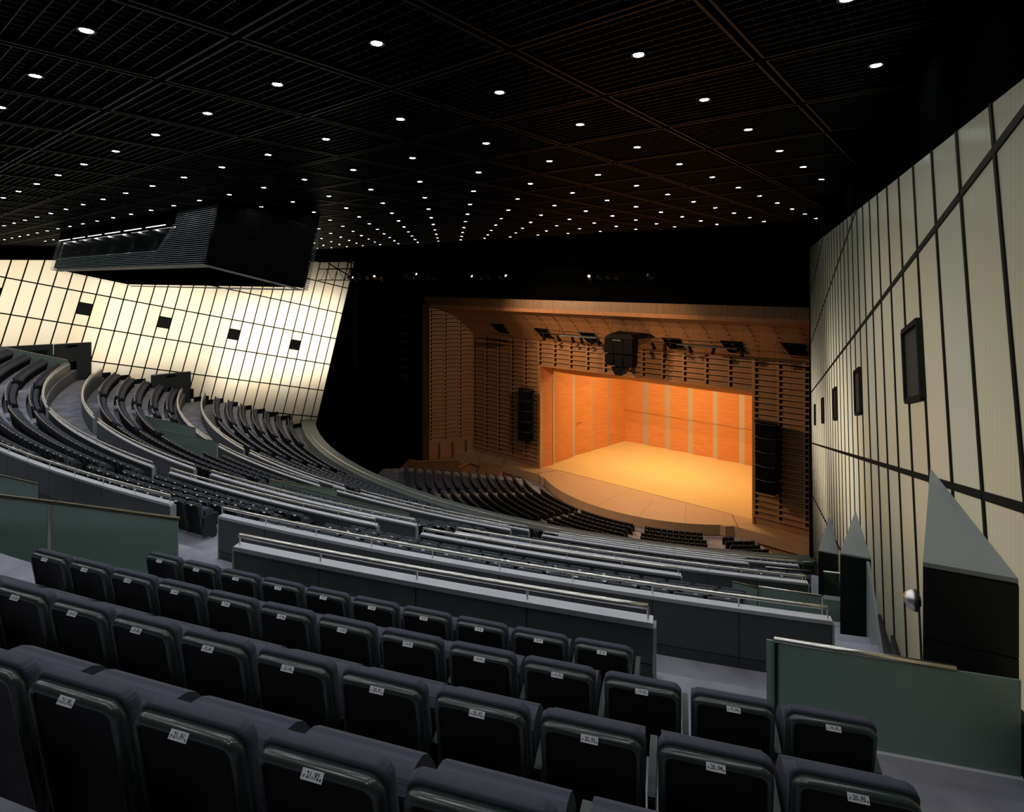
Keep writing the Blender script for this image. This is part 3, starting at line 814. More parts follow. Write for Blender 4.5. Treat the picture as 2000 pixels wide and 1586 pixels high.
screen([WA, WD], 1.0, 'light green wedge-shaped glass screen at the opening in the hall centre', railmat='bronze', rr=0.02, div=2)
screen([wall_pt(26.3, -4.9, -1, 1.5), wall_pt(21.6, -6.5, -1, 1.75)], 1.05, 'sloping green glass screen with steel rail beside the upper double door', rail=True, div=2)

# ------------------------------------------------------------------ door vestibules on the side walls
def vestibule(side, s_apex, s_rear, z_top, z_floor, out, label, doors=False):
    P = lambda s, z, inn: wall_pt(s, z, side, inn)
    base = P(s_rear, z_floor, out)
    t = thing('door_vestibule', base, label, 'vestibule')
    A, B, C = P(s_apex, 0, 0.03), P(s_rear, 0, 0.03), P(s_rear, 0, out)
    tri = [(p[0], p[1]) for p in (A, B, C)]
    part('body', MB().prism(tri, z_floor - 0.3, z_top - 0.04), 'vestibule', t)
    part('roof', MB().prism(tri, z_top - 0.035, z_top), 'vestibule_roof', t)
    # rear face panels (upper and lower) with a joint
    n = (Vector(P(1, 0, 0)) - Vector(P(0, 0, 0))).normalized() * 0.012
    h = z_top - 0.05
    for z0, z1 in ((h - 0.52, h), (z_floor - 0.2, h - 0.53)):
        part('rear_panel', MB().slab([(B[0], B[1], z0), (C[0], C[1], z0), (C[0], C[1], z1), (B[0], B[1], z1)], n), 'vestibule', t)
    if doors:
        a, c = Vector((A[0], A[1], 0)), Vector((C[0], C[1], 0)); d = (c - a).normalized(); L = (c - a).length
        nn = d.cross(Vector((0, 0, 1)));
        if nn.x < 0: nn = -nn
        def face(u0, u1, z0, z1, off, th=0.03):
            p0, p1 = a + d * u0 + nn * off, a + d * u1 + nn * off
            return MB().slab([(p0.x, p0.y, z0), (p1.x, p1.y, z0), (p1.x, p1.y, z1), (p0.x, p0.y, z1)], nn * th)
        fr = face(0.05, L - 0.02, z_floor, z_top - 0.06, 0.0, 0.03); part('door_frame', fr, 'door_grey', t)
        mid = L * 0.52
        for u0, u1 in ((mid - 1.0, mid - 0.008), (mid + 0.008, mid + 1.0)):
            lf = part('door_leaf', face(max(u0, 0.12), min(u1, L - 0.1), z_floor + 0.02, z_top - 0.42, 0.03), 'door_grey', t)
            hu = mid - 0.14 if u0 < mid - 0.5 else mid + 0.14
            part('push_plate', face(hu - 0.12, hu + 0.12, z_floor + 0.75, z_floor + 1.6, 0.06, 0.02), 'black', lf, base=tuple(t['base']))
        part('sign_box', face(mid - 0.42, mid + 0.42, z_top - 0.34, z_top - 0.12, 0.03, 0.08), 'plinth', t)
        part('sign_face', face(mid - 0.36, mid + 0.36, z_top - 0.31, z_top - 0.15, 0.11, 0.01), 'black', t)
    return t
vestibule(1, 27.2, 29.87, -2.17, -4.4, 0.6, 'tall dark vestibule with pale triangular roof standing behind the frosted screen of row 18')
# round wall lamp on the hall side of the tall vestibule
wl = thing('wall_lamp', wall_pt(28.9, -2.95, 1, 0.5), 'small round steel wall lamp on the side of the tall dark vestibule', 'lamp')
c0 = Vector(wall_pt(28.75, -3.0, 1, 0.44)); dm = MB(); nl = 12; vs = []; fs = []
inw = (Vector(wall_pt(28.75, -3.0, 1, 1.44)) - Vector(wall_pt(28.75, -3.0, 1, 0.44)))
ax = Vector((HX, HY_, 0)); uz = Vector((0, 0, 1))
for r_i, (rad, off) in enumerate(((0.10, 0.0), (0.095, 0.04), (0.07, 0.08), (0.03, 0.10))):
    vs += [c0 + inw * off + ax * (rad * math.cos(2 * math.pi * k / nl)) + uz * (rad * math.sin(2 * math.pi * k / nl)) for k in range(nl)]
for r_i in range(3): fs += [(r_i * nl + k, r_i * nl + (k + 1) % nl, (r_i + 1) * nl + (k + 1) % nl, (r_i + 1) * nl + k) for k in range(nl)]
fs += [tuple(range(nl)), tuple(range(3 * nl, 4 * nl))]
dm.add(vs, fs); part('lamp_dome', dm, 'steel', wl, smooth=True)
part('wall_plate', MB().tube([c0 - inw * 0.03, c0 + inw * 0.01], 0.05, 10), 'black_metal', wl)
vestibule(1, 20.04, 22.5, -5.3, -8.4, 0.54, 'dark vestibule with grey triangular roof at the end of the upper aisle')
vestibule(1, 12.67, 15.8, -8.15, -11.35, 0.55, 'smaller dark vestibule with triangular roof at the end of the lower aisle')
vestibule(-1, 20.04, 22.5, -5.3, -8.4, 0.54, 'dark grey vestibule with the upper double door and black push plates', doors=True)
vestibule(-1, 12.67, 15.8, -8.5, -11.35, 0.55, 'dark grey vestibule with the lower double door and black push plates', doors=True)
# wall of a plant room beside the upper door
t = thing('plant_room', wall_pt(24.5, -8.4, -1, 0.5), 'low dark enclosure behind the sloping glass screen beside the upper double door', 'enclosure')
pa = [wall_pt(22.55, 0, -1, 0.03), wall_pt(26.4, 0, -1, 0.03), wall_pt(26.4, 0, -1, 0.5), wall_pt(22.55, 0, -1, 0.5)]
part('body', MB().prism([(p[0], p[1]) for p in pa], -8.5, -5.28), 'door_grey', t)
part('door_leaf', MB().slab([wall_pt(22.9, -8.3, -1, 0.5), wall_pt(24.1, -8.3, -1, 0.5), wall_pt(24.1, -5.7, -1, 0.5), wall_pt(22.9, -5.7, -1, 0.5)], (0.04, -0.01, 0)), 'vestibule', t)
# grey base panel of the right wall beside the upper aisle stair
t = thing('base_panel', wall_pt(22.0, -8.0, 1, 0.1), 'grey sloping base panel on the right glass wall under the upper vestibule', 'panel')
part('panel', MB().slab([wall_pt(22.55, -5.35, 1, 0.06), wall_pt(25.4, -6.45, 1, 0.06), wall_pt(25.4, -7.6, 1, 0.06), wall_pt(22.55, -8.4, 1, 0.06)], (-0.05, -0.01, 0)), 'vestibule_roof', t)

# ------------------------------------------------------------------ hanging control booth
bx0, bx1 = BOOTH; by0, by1 = 8.39, 12.35; bz0, bz1 = 0.52, -0.46
up = Vector((0, 0.24, 1.0))
t = thing('control_booth', (OX, 10.4, 0.0), 'black louvred control booth hanging from the ceiling with a long dark window', 'booth')
hgt = 2.3
def bp(x, y, h):                                     # h measured along the leaning wall from the sloping underside
    f = (y - by0) / (by1 - by0); z = bz0 + (bz1 - bz0) * f
    return Vector((x, y, z)) + up * h
lo = [bp(bx0, by0, 0), bp(bx1, by0, 0), bp(bx1, by1, 0), bp(bx0, by1, 0)]; hi = [bp(bx0, by0, hgt), bp(bx1, by0, hgt), bp(bx1, by1, hgt + 1), bp(bx0, by1, hgt + 1)]
ins = 0.12
li = [bp(bx0 + ins, by0 + ins, 0.1), bp(bx1 - ins, by0 + ins, 0.1), bp(bx1 - ins, by1 - ins, 0.1), bp(bx0 + ins, by1 - ins, 0.1)]
hi2 = [bp(bx0 + ins, by0 + ins, hgt), bp(bx1 - ins, by0 + ins, hgt), bp(bx1 - ins, by1 - ins, hgt + 1), bp(bx0 + ins, by1 - ins, hgt + 1)]
m = MB().add(li + hi2, [(0, 1, 2, 3), (4, 5, 6, 7), (0, 1, 5, 4), (1, 2, 6, 5), (2, 3, 7, 6), (3, 0, 4, 7)])
part('body', m, 'black', t)
m = MB().add([bp(bx0, by0, 0), bp(bx1, by0, 0), bp(bx1, by1, 0), bp(bx0, by1, 0), bp(bx0 + .2, by0 + .45, 0), bp(bx1 - .55, by0 + .45, 0), bp(bx1 - .55, by1 - .3, 0), bp(bx0 + .2, by1 - .3, 0)],
             [(0, 1, 5, 4), (1, 2, 6, 5), (2, 3, 7, 6), (3, 0, 4, 7)])
part('soffit_border', m, 'soffit', t)
m = MB().add([bp(bx0 + .2, by0 + .45, 0.06), bp(bx1 - .55, by0 + .45, 0.06), bp(bx1 - .55, by1 - .3, 0.06), bp(bx0 + .2, by1 - .3, 0.06)], [(0, 1, 2, 3)])
part('soffit_panel', m, 'black', t)
WX0, WX1 = bx0 + 0.5, bx1 - 4.3                        # window band in the rear face
wh0, wh1 = 0.62, 1.55
m = MB(); nl = 30
for i in range(nl):
    h = 0.03 + i * (hgt - 0.05) / nl
    spans = [(bx0, bx1)]
    if wh0 - 0.04 < h < wh1 + 0.04:
        cut = 0.9 * (h - wh0) / (wh1 - wh0)
        spans = [(bx0, WX0 - 0.0), (WX1 + cut, bx1)]
    elif h >= wh1 + 0.04: spans = [(WX1 + 0.95, bx1)]
    for xa, xb in spans:
        m.slab([bp(xa, by0 - 0.01, h), bp(xb, by0 - 0.01, h), bp(xb, by0 + 0.07, h + 0.035), bp(xa, by0 + 0.07, h + 0.035)], (0, 0, 0.012))
part('rear_louvers', m, 'louver_lit', t, kind='stuff')
m = MB()
for i in range(34):
    h = 0.03 + i * (hgt + 0.1) / 34
    m.slab([bp(bx1 + 0.01, by0, h), bp(bx1 + 0.01, by1, h), bp(bx1 - 0.07, by1, h + 0.035), bp(bx1 - 0.07, by0, h + 0.035)], (0, 0, 0.012))
part('side_louvers', m, 'louver_shaded', t, kind='stuff')
m = MB().add([bp(WX0, by0 + 0.10, wh0), bp(WX1, by0 + 0.10, wh0), bp(WX1 + 0.9, by0 + 0.10, wh1), bp(WX0, by0 + 0.10, wh1)], [(0, 1, 2, 3)])
part('window_band', m, 'booth_glass', t, label='long black window band')
m = MB().slab([bp(bx0 + 0.1, by0 - 0.02, wh1 + 0.02), bp(bx1 - 3.3, by0 - 0.02, wh1 + 0.02), bp(bx1 - 3.3, by0 - 0.02, hgt + 0.2), bp(bx0 + 0.1, by0 - 0.02, hgt + 0.2)], (0, 0.05, 0))
part('upper_panel', m, 'black', t)
for i in range(6):
    xa = bx0 + 0.35 + i * 2.55
    p0, p1 = bp(xa, by0 - 0.03, wh1 + 0.03), bp(xa + 2.0, by0 - 0.03, wh1 + 0.03)
    part('strip_light', MB().beam(p0, p1, 0.03, 0.03), 'strip_light', t, label='thin white light strip')
    pc = bp(xa + 1.0, by0 - 0.30, wh1 + 0.10)
    light('booth_washer', 'SPOT', pc, 110, (0.80, 0.92, 1.0), aim=tuple(bp(xa + 1.1, by0 + 0.06, 0.0)), size=0.04, spot=58, blend=0.9)

# ------------------------------------------------------------------ stage house
YS, YF = 59.1, 53.6
XL, XR = -54.48, 2 * OX + 54.48                       # main wall corners
FXL, FXR = -57.72, 2 * OX + 57.72
OPL, OPR, OPT = -43.05, -16.62, -11.04
ZS, ZW = -24.3, -7.96
CAN = [(53.65, -3.9), (54.5, -4.05), (55.4, -4.42), (56.4, -5.05), (57.4, -5.95), (58.3, -6.95), (59.1, -7.96)]
def can_z(y):
    for (y0, z0), (y1, z1) in zip(CAN, CAN[1:]):
        if y0 <= y <= y1: return z0 + (z1 - z0) * (y - y0) / (y1 - y0)
    return CAN[0][1] if y < YF else CAN[-1][1]
sw = thing('wall_stage', (OX, YS, ZS), None, None, kind='structure')
def flat(poly, th, nm, mt, par=sw): return part(nm, MB().slab(poly, th), mt, par)
flat([(XL, YS, -25.4), (OPL, YS, -25.4), (OPL, YS, ZW), (XL, YS, ZW)], (0, 0.4, 0), 'wall_panel', 'wood_wall')
flat([(OPR, YS, -25.4), (XR, YS, -25.4), (XR, YS, ZW), (OPR, YS, ZW)], (0, 0.4, 0), 'wall_panel', 'wood_wall')
flat([(OPL, YS, OPT), (OPR, YS, OPT), (OPR, YS, ZW), (OPL, YS, ZW)], (0, 0.4, 0), 'wall_panel', 'wood_wall')
# jambs and lintel of the opening
for x0, x1 in ((OPL - 0.05, OPL + 0.28), (OPR - 0.12, OPR + 0.05)):
    part('jamb', MB().box(((x0 + x1) / 2, YS + 0.2, (ZS + OPT) / 2), (x1 - x0, 0.75, OPT - ZS)), 'wood_rib', sw)
part('lintel', MB().box((OX, YS + 0.15, OPT - 0.06), (OPR - OPL, 0.7, 0.16)), 'wood_rib', sw)
PIT = 0.565
def ribs(pa, pb, z0, z1, nrm, nm='rib', topfn=None):
    """horizontal ribs with short uprights between them, on the wall from pa to pb"""
    pa, pb = Vector(pa), Vector(pb); L = (pb - pa).length; d = (pb - pa).normalized(); nrm = Vector(nrm)
    nbay = max(1, round(L / 2.35)); z = z1 - 0.12
    rows_ = []
    while z > z0 + 0.1:
        u0, u1 = 0.0, L
        if topfn:
            while u0 < L and topfn(pa + d * u0) < z + 0.12: u0 += 0.1
            if u0 >= L - 0.3: z -= PIT; continue
        A, B = pa + d * u0, pa + d * u1
        part(nm, MB().slab([(A.x, A.y, z - 0.15), (B.x, B.y, z - 0.15), (B.x, B.y, z), (A.x, A.y, z)], nrm * 0.26), 'wood_rib', sw)
        part('painted_rib_shadow', MB().slab([(A.x, A.y, z - 0.27), (B.x, B.y, z - 0.27), (B.x, B.y, z - 0.155), (A.x, A.y, z - 0.155)], nrm * 0.012), 'gap', sw)  # flat dark strip paints the shadow under the rib
        rows_.append(z); z -= PIT
    for b in range(nbay + 1):
        u = L * b / nbay
        zt = z1 if not topfn else max(z0, min(z1, topfn(pa + d * min(u, L)) - 0.1))
        u = min(max(u, 0.08), L - 0.08)
        A, B = pa + d * (u - 0.08), pa + d * (u + 0.08)
        if zt > z0 + 0.3:
            part('upright', MB().slab([(A.x, A.y, z0), (B.x, B.y, z0), (B.x, B.y, zt), (A.x, A.y, zt)], nrm * 0.20), 'wood_rib', sw)
            if b < nbay:
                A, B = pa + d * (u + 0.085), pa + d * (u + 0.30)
                part('painted_upright_shade', MB().slab([(A.x, A.y, z0), (B.x, B.y, z0), (B.x, B.y, zt), (A.x, A.y, zt)], nrm * 0.014), 'gap', sw)  # flat dark strip paints the shade beside the upright
ribs((XL, YS, 0), (OPL, YS, 0), -23.6, ZW, (0, -1, 0))
ribs((OPL, YS, 0), (OPR, YS, 0), OPT + 0.1, ZW, (0, -1, 0))
ribs((OPR, YS, 0), (XR, YS, 0), -23.6, ZW, (0, -1, 0))
# splayed wings
for side in (-1, 1):
    xa, xb = (FXL, XL) if side < 0 else (FXR, XR)
    pts = [(YF, -25.6)] + [(YS, -25.6)] + list(reversed(CAN))
    poly = [(xa + (xb - xa) * (y - YF) / (YS - YF), y, z) for y, z in pts]
    wn = Vector((YS - YF, -(xb - xa), 0)).normalized()
    if (wn.x > 0) != (side < 0): wn = -wn
    part('wing_panel', MB().slab(poly, -wn * 0.3), 'wood_wall', sw)
    ribs((xa, YF, 0), (xb, YS, 0), -22.2, -4.0, tuple(wn), topfn=lambda p: can_z(p.y))
    # lower part of the wing: flush doors and dark slots
    for f in (0.22, 0.52, 0.82):
        c = Vector((xa + (xb - xa) * f, YF + (YS - YF) * f, 0)); d = Vector((xb - xa, YS - YF, 0)).normalized() * 0.16
        part('slot', MB().slab([(c.x - d.x, c.y - d.y, -24.9), (c.x + d.x, c.y + d.y, -24.9), (c.x + d.x, c.y + d.y, -22.7), (c.x - d.x, c.y - d.y, -22.7)], wn * 0.02), 'groove', sw)
# frame and header
flat([(-59.06, YF, -26.0), (FXL, YF, -26.0), (FXL, YF, -3.9), (-59.06, YF, -2.45)], (0, 0.5, 0), 'frame_post', 'wood_frame')
flat([(FXR, YF, -26.0), (-0.54, YF, -26.0), (-0.54, YF, -2.45), (FXR, YF, -3.9)], (0, 0.5, 0), 'frame_post', 'wood_frame')
nh = 16
for i in range(nh):
    x0 = -59.06 + i * (58.52) / nh; x1 = x0 + 58.52 / nh - 0.015
    flat([(max(x0, -59.06), YF, -3.5), (x1, YF, -3.5), (x1, YF, -2.45), (max(x0, -59.06), YF, -2.45)], (0, 0.5, 0), 'header_board', 'wood_frame')
# canopy: boards along x following the curve
for (y0, z0), (y1, z1) in zip(CAN, CAN[1:]):
    f0, f1 = (y0 - YF) / (YS - YF), (y1 - YF) / (YS - YF)
    xl0, xl1 = FXL + (XL - FXL) * f0, FXL + (XL - FXL) * f1
    q = [(xl0, y0, z0), (2 * OX - xl0, y0, z0), (2 * OX - xl1, y1, z1), (xl1, y1, z1)]
    part('canopy_board', MB().slab(q, (0, 0.05, 0.12)), 'wood_canopy', sw)
part('header_soffit', MB().slab([(FXL, YF, -3.5), (FXR, YF, -3.5), (FXR, YF + 0.06, -3.92), (FXL, YF + 0.06, -3.92)], (0, 0.2, 0.05)), 'wood_canopy', sw)
# rows of small nozzles in the canopy
m = MB()
for i in range(17):
    x = -47.5 + i * 2.24
    for j in range(7):
        y = 55.35 + j * 0.50; z = can_z(y)
        m.box((x + j * 0.02, y - 0.03, z - 0.06), (0.17, 0.17, 0.10))
part('nozzles', m, 'groove', sw, kind='stuff')
# hatches in the canopy with a spotlight slot each
for i, (x, y) in enumerate(((-48.6, 57.9), (-41.6, 58.1), (-35.0, 58.2), (-24.6, 58.2), (-18.3, 58.1), (-12.6, 57.9))):
    o = thing('canopy_hatch', (x, y, can_z(y)), 'black rectangular lighting hatch in the curved wooden canopy', 'hatch', 'canopy hatches')
    z = can_z(y)
    part('opening', MB().slab([(x - 1.15, y - 0.55, can_z(y - 0.55) - 0.06), (x + 1.0, y - 0.55, can_z(y - 0.55) - 0.06), (x + 1.0, y + 0.5, can_z(min(y + 0.5, 59.0)) - 0.06), (x - 0.6, y + 0.5, can_z(min(y + 0.5, 59.0)) - 0.06)], (0, 0, -0.05)), 'black', o)
    part('flap', MB().slab([(x + 0.2, y + 0.3, z - 0.5), (x + 1.3, y + 0.3, z - 0.5), (x + 1.3, y + 0.5, z - 0.75), (x + 0.2, y + 0.5, z - 0.75)], (0, 0.03, 0.03)), 'black_metal', o)
# stage shell
sh = thing('stage_shell', (OX, 77.1, ZS), 'orange wooden orchestra shell of tall panels with grey strips at the back of the stage', 'stage shell')
bxs = [-40.2, -37.34, -36.37, -33.92, -33.0, -30.52, -29.72]
edges_ = bxs + [2 * OX - x for x in reversed(bxs)][1:]
edges_ = [-40.2, -37.34, -36.37, -33.92, -33.0, -30.52, -29.72, -27.03, -26.33, -23.58, -22.8, -19.4]
for i in range(len(edges_) - 1):
    x0, x1 = edges_[i], edges_[i + 1]
    if i % 2 == 0: part('shell_panel', MB().slab([(x0, 76.95, ZS), (x1, 76.95 + 0.25, ZS), (x1, 77.2, -10.2), (x0, 76.95, -10.2)], (0, 0.1, 0)), 'wood_shell', sh)
    else: part('grey_strip', MB().slab([(x0, 77.2, ZS), (x1, 76.95, ZS), (x1, 76.95, -10.2), (x0, 77.2, -10.2)], (0, 0.1, 0)), 'strip_grey', sh)
ly = [(61.16, -42.3), (61.9, -42.55), (65.42, -42.0), (66.34, -42.2), (69.27, -41.4), (69.91, -41.55), (72.92, -40.75), (73.56, -40.9), (76.95, -40.15)]
for side in (-1, 1):
    for i in range(len(ly) - 1):
        (y0, x0), (y1, x1) = ly[i], ly[i + 1]
        if side > 0: x0, x1 = 2 * OX - x0, 2 * OX - x1
        th = (-0.1, 0, 0) if side < 0 else (0.1, 0, 0)
        nm, mt = ('grey_strip', 'strip_grey') if i % 2 == 0 else ('shell_panel', 'wood_shell')
        part(nm, MB().slab([(x0, y0, ZS), (x1, y1, ZS), (x1, y1, -10.2), (x0, y0, -10.2)], th), mt, sh)
    xj0, xj1 = (OPL + 0.25, -42.35) if side < 0 else (OPR - 0.1, 2 * OX + 42.35)
    part('return_panel', MB().slab([(xj0, YS + 0.5, ZS), (xj1, 61.1, ZS), (xj1, 61.1, -10.2), (xj0, YS + 0.5, -10.2)], (-0.06 if side < 0 else 0.06, 0, 0)), 'wood_shell', sh)
# small door in the shell's side
for zz in ((-19.9, 0.05),):
    part('door_joint', MB().box((-41.88, 67.1, -19.9), (0.05, 1.7, 0.04)), 'groove', sh); part('door_joint', MB().box((-41.9, 67.9, -22.1), (0.05, 0.04, 4.4)), 'groove', sh)
# thin horizontal joints across the panels
for zz in (-15.0, -19.6):
    part('panel_joint', MB().box((OX, 76.93, zz), (20.6, 0.02, 0.03)), 'groove', sh)
# curved reflector just behind the opening
pel = thing('stage_border', (OX, 61.0, -11.0), 'curved orange wooden border hanging behind the top of the stage opening', 'stage border')
m = MB(); nx = 40; rows_ = []
for i in range(nx + 1):
    x = OPL + 0.4 + (OPR - OPL - 0.6) * i / nx; f = i / nx
    zb = -12.15 - 0.12 * math.sin(f * 9) * (1 if f < 0.45 else 0.25)
    rows_.append([(x, 60.3, -10.6), (x, 60.9, -11.4), (x, 61.7, zb)])
vs = [p for r in rows_ for p in r]; fs = []
for i in range(nx):
    for j in range(2): fs.append((i * 3 + j, i * 3 + j + 1, (i + 1) * 3 + j + 1, (i + 1) * 3 + j))
m.add(vs, fs); m.add([(x, y + 0.08, z + 0.02) for x, y, z in vs], fs)
part('reflector', m, 'wood_shell', pel, smooth=True)
put('ceiling_stage', MB().box((OX, 69, -9.9), (30, 19.6, 0.2)).mesh('ceiling_stage', 'black'), kind='structure')
# stage floor, apron and side stages
arc = [pol(17.3, a, 0) for a in np.linspace(-43.0, 43.0, 40)]
st_ = thing('floor_stage', (OX, 60, ZS), None, None, kind='structure')
part('stage_deck', MB().prism([(-43.2, 59.9), (OPR + 0.2, 59.9), (-17.0, 77.4), (-42.8, 77.4)], ZS - 0.3, ZS), 'stage_floor', st_)
part('apron', MB().prism([(p[0], p[1]) for p in arc] + [(OPR + 0.3, 59.88), (OPL - 0.1, 59.88)], ZS - 1.05, ZS), 'apron_floor', st_)
part('side_deck', MB().prism([(-56.5, 57.2), (-41.6, 57.2), (-43.0, 59.1), (-55.0, 59.1)], ZS - 1.05, ZS - 0.02), 'apron_floor', st_)
part('side_deck', MB().prism([(2 * OX + 41.6, 57.2), (2 * OX + 56.5, 57.2), (2 * OX + 55.0, 59.1), (2 * OX + 43.0, 59.1)], ZS - 1.05, ZS - 0.02), 'apron_floor', st_)
part('fore_deck', MB().prism([(-41.7, 57.25), (-41.0, 56.6), (-18.6, 56.6), (-17.9, 57.25), (2 * OX + 43.2, 59.2), (-43.2, 59.2)], ZS - 1.0, ZS - 0.01), 'apron_floor', st_)
for p, q in (((-40.5, 59.9), (-19.0, 59.9)), ((-19.0, 59.9), (-17.5, 57.05)), ((-40.5, 59.9), (-42.0, 57.4))):
    part('deck_joint', MB().beam((p[0], p[1], ZS + 0.004), (q[0], q[1], ZS + 0.004), 0.07, 0.01), 'groove', st_)
for a in (-4, 12, 27):
    p, q = pol(17.2, a), pol(12.2, a * 1.1)
    part('deck_seam', MB().beam((p[0], p[1], ZS + 0.003), (q[0], q[1], ZS + 0.003), 0.06, 0.01), 'wood_rib', st_)
put('floor', MB().box((OX, 47, -25.72), (66, 28, 0.3)).mesh('floor_front', 'wood_rib'), kind='structure')
# steps and ramp at the left of the stage
stp = thing('stage_steps', (-48.5, 56.2, -25.4), 'wooden steps with slim handrails leading up to the left side of the stage', 'steps')
for i in range(5):
    y1 = 57.25 - i * 0.42; z = ZS - 0.02 - (i + 1) * 0.18
    part('step', MB().box((-49.3 + 0.25 * i, y1 - 0.21, z - 0.3), (3.6, 0.42, 0.6)), 'wood_rib', stp)
for x in (-51.3, -47.2):
    part('handrail', MB().tube([(x, 57.4, ZS - 0.9), (x, 57.4, ZS + 0.95), (x + 0.9, 55.2, ZS - 0.2), (x + 0.9, 55.2, ZS - 1.1)], 0.025, 6), 'black_metal', stp)
rp = thing('side_ramp', (-54, 52, -25.4), 'sloping wooden side ramp with a pale edge left of the orchestra seats', 'ramp')
part('ramp_wall', MB().slab([(-57.6, 50.9, -25.5), (-52.6, 54.3, -25.5), (-52.6, 54.3, -24.1), (-57.6, 50.9, -24.4)], (-0.15, 0.2, 0)), 'wood_frame', rp)
part('ramp_cap', MB().beam((-57.6, 50.9, -24.36), (-52.6, 54.3, -24.05), 0.35, 0.08), 'wood_rib', rp)
part('ramp_deck', MB().slab([(-57.4, 51.1, -24.9), (-52.8, 54.4, -24.9), (-52.8, 56.5, -24.7), (-56.2, 55.9, -24.7)], (0, 0, -0.4)), 'wood_rib', rp)

# ------------------------------------------------------------------ loudspeakers
def line_array(x0, x1, zt, zb, label):
    t = thing('line_array', ((x0 + x1) / 2, 57.6, zb), label, 'loudspeaker', 'line arrays beside the stage opening')
    n = 5; h = (zt - zb) / n
    for i in range(n):
        z0, z1 = zb + i * h + 0.03, zb + (i + 1) * h - 0.03
        f = (i - 2) * 0.02
        m = MB().slab([(x0, 57.0 + f, z0), (x1, 57.0 + f, z0), (x1, 57.0 + f, z1), (x0, 57.0 + f, z1)], (0, 1.0, 0))
        c = part('cabinet', m, 'speaker', t)
        part('edge_strip', MB().tube([(x0, 56.99 + f, z1), ((x0 + x1) / 2, 56.86 + f, z1 - 0.05), (x1, 56.99 + f, z1)], 0.022, 6), 'speaker_edge', c, base=tuple(t['base']))
        part('side_grille', MB().box((x1 + 0.15, 57.5, (z0 + z1) / 2), (0.3, 0.5, (z1 - z0) * 0.8)), 'speaker', c, base=tuple(t['base']))
    part('rigging_frame', MB().box(((x0 + x1) / 2, 57.4, zt + 0.12), (x1 - x0 + 0.2, 0.9, 0.1)), 'black_metal', t)
    for x in (x0 + 0.2, x1 - 0.2):
        part('chain', MB().tube([(x, 57.4, zt + 0.1), (x, 57.4, can_z(57.4) - 0.1)], 0.015, 5), 'cable', t)
line_array(-44.85, -43.0, -14.1, -20.6, 'black line array loudspeaker hanging on the stage-steps side of the opening')
line_array(-15.9, -14.1, -13.75, -20.4, 'black line array loudspeaker hanging on the glass-wall side of the opening')
t = thing('speaker_cluster', (OX, 56.2, -10.6), 'black central loudspeaker cluster hanging over the stage opening', 'loudspeaker')
def wedge(x0, x1, y0, y1, z0, z1, tz=0.0, tx=0.0):
    return MB().add([(x0 + tx, y0, z0), (x1 - tx, y0, z0), (x1 - tx, y1, z0 + tz), (x0 + tx, y1, z0 + tz), (x0, y0, z1), (x1, y0, z1), (x1, y1, z1), (x0, y1, z1)],
                    [(0, 1, 2, 3), (4, 5, 6, 7), (0, 1, 5, 4), (1, 2, 6, 5), (2, 3, 7, 6), (3, 0, 4, 7)])
for i, x in enumerate((-31.5, -30.36, -29.22)):
    part('cabinet', wedge(x, x + 1.08, 55.6, 57.0, -8.15, -6.55), 'speaker', t)
    part('cabinet', wedge(x - 0.03, x + 1.06, 55.7, 57.0, -9.55, -8.3, 0.0, 0.10), 'speaker', t)
part('lower_cabinet', wedge(-30.7, -28.9, 55.6, 56.7, -10.55, -9.7, 0.1, 0.5), 'speaker', t)
part('hood', MB().add([(-31.5, 55.5, -6.5), (-27.9, 55.5, -6.5), (-26.4, 57.6, -6.3), (-31.0, 57.6, -6.2), (-31.0, 55.6, -6.1), (-28.3, 55.6, -6.0), (-27.0, 57.4, -5.9), (-30.6, 57.4, -5.8)],
                      [(0, 1, 2, 3), (4, 5, 6, 7), (0, 1, 5, 4), (1, 2, 6, 5), (2, 3, 7, 6), (3, 0, 4, 7)]), 'speaker', t)
part('bracket', MB().box((-30.0, 55.55, -6.7), (1.0, 0.05, 0.12)), 'speaker_edge', t)
for x in (-31, -29.8, -28.5): part('chain', MB().tube([(x, 56.4, -6.2), (x, 56.4, can_z(56.4) + 0.1)], 0.02, 5), 'cable', t)

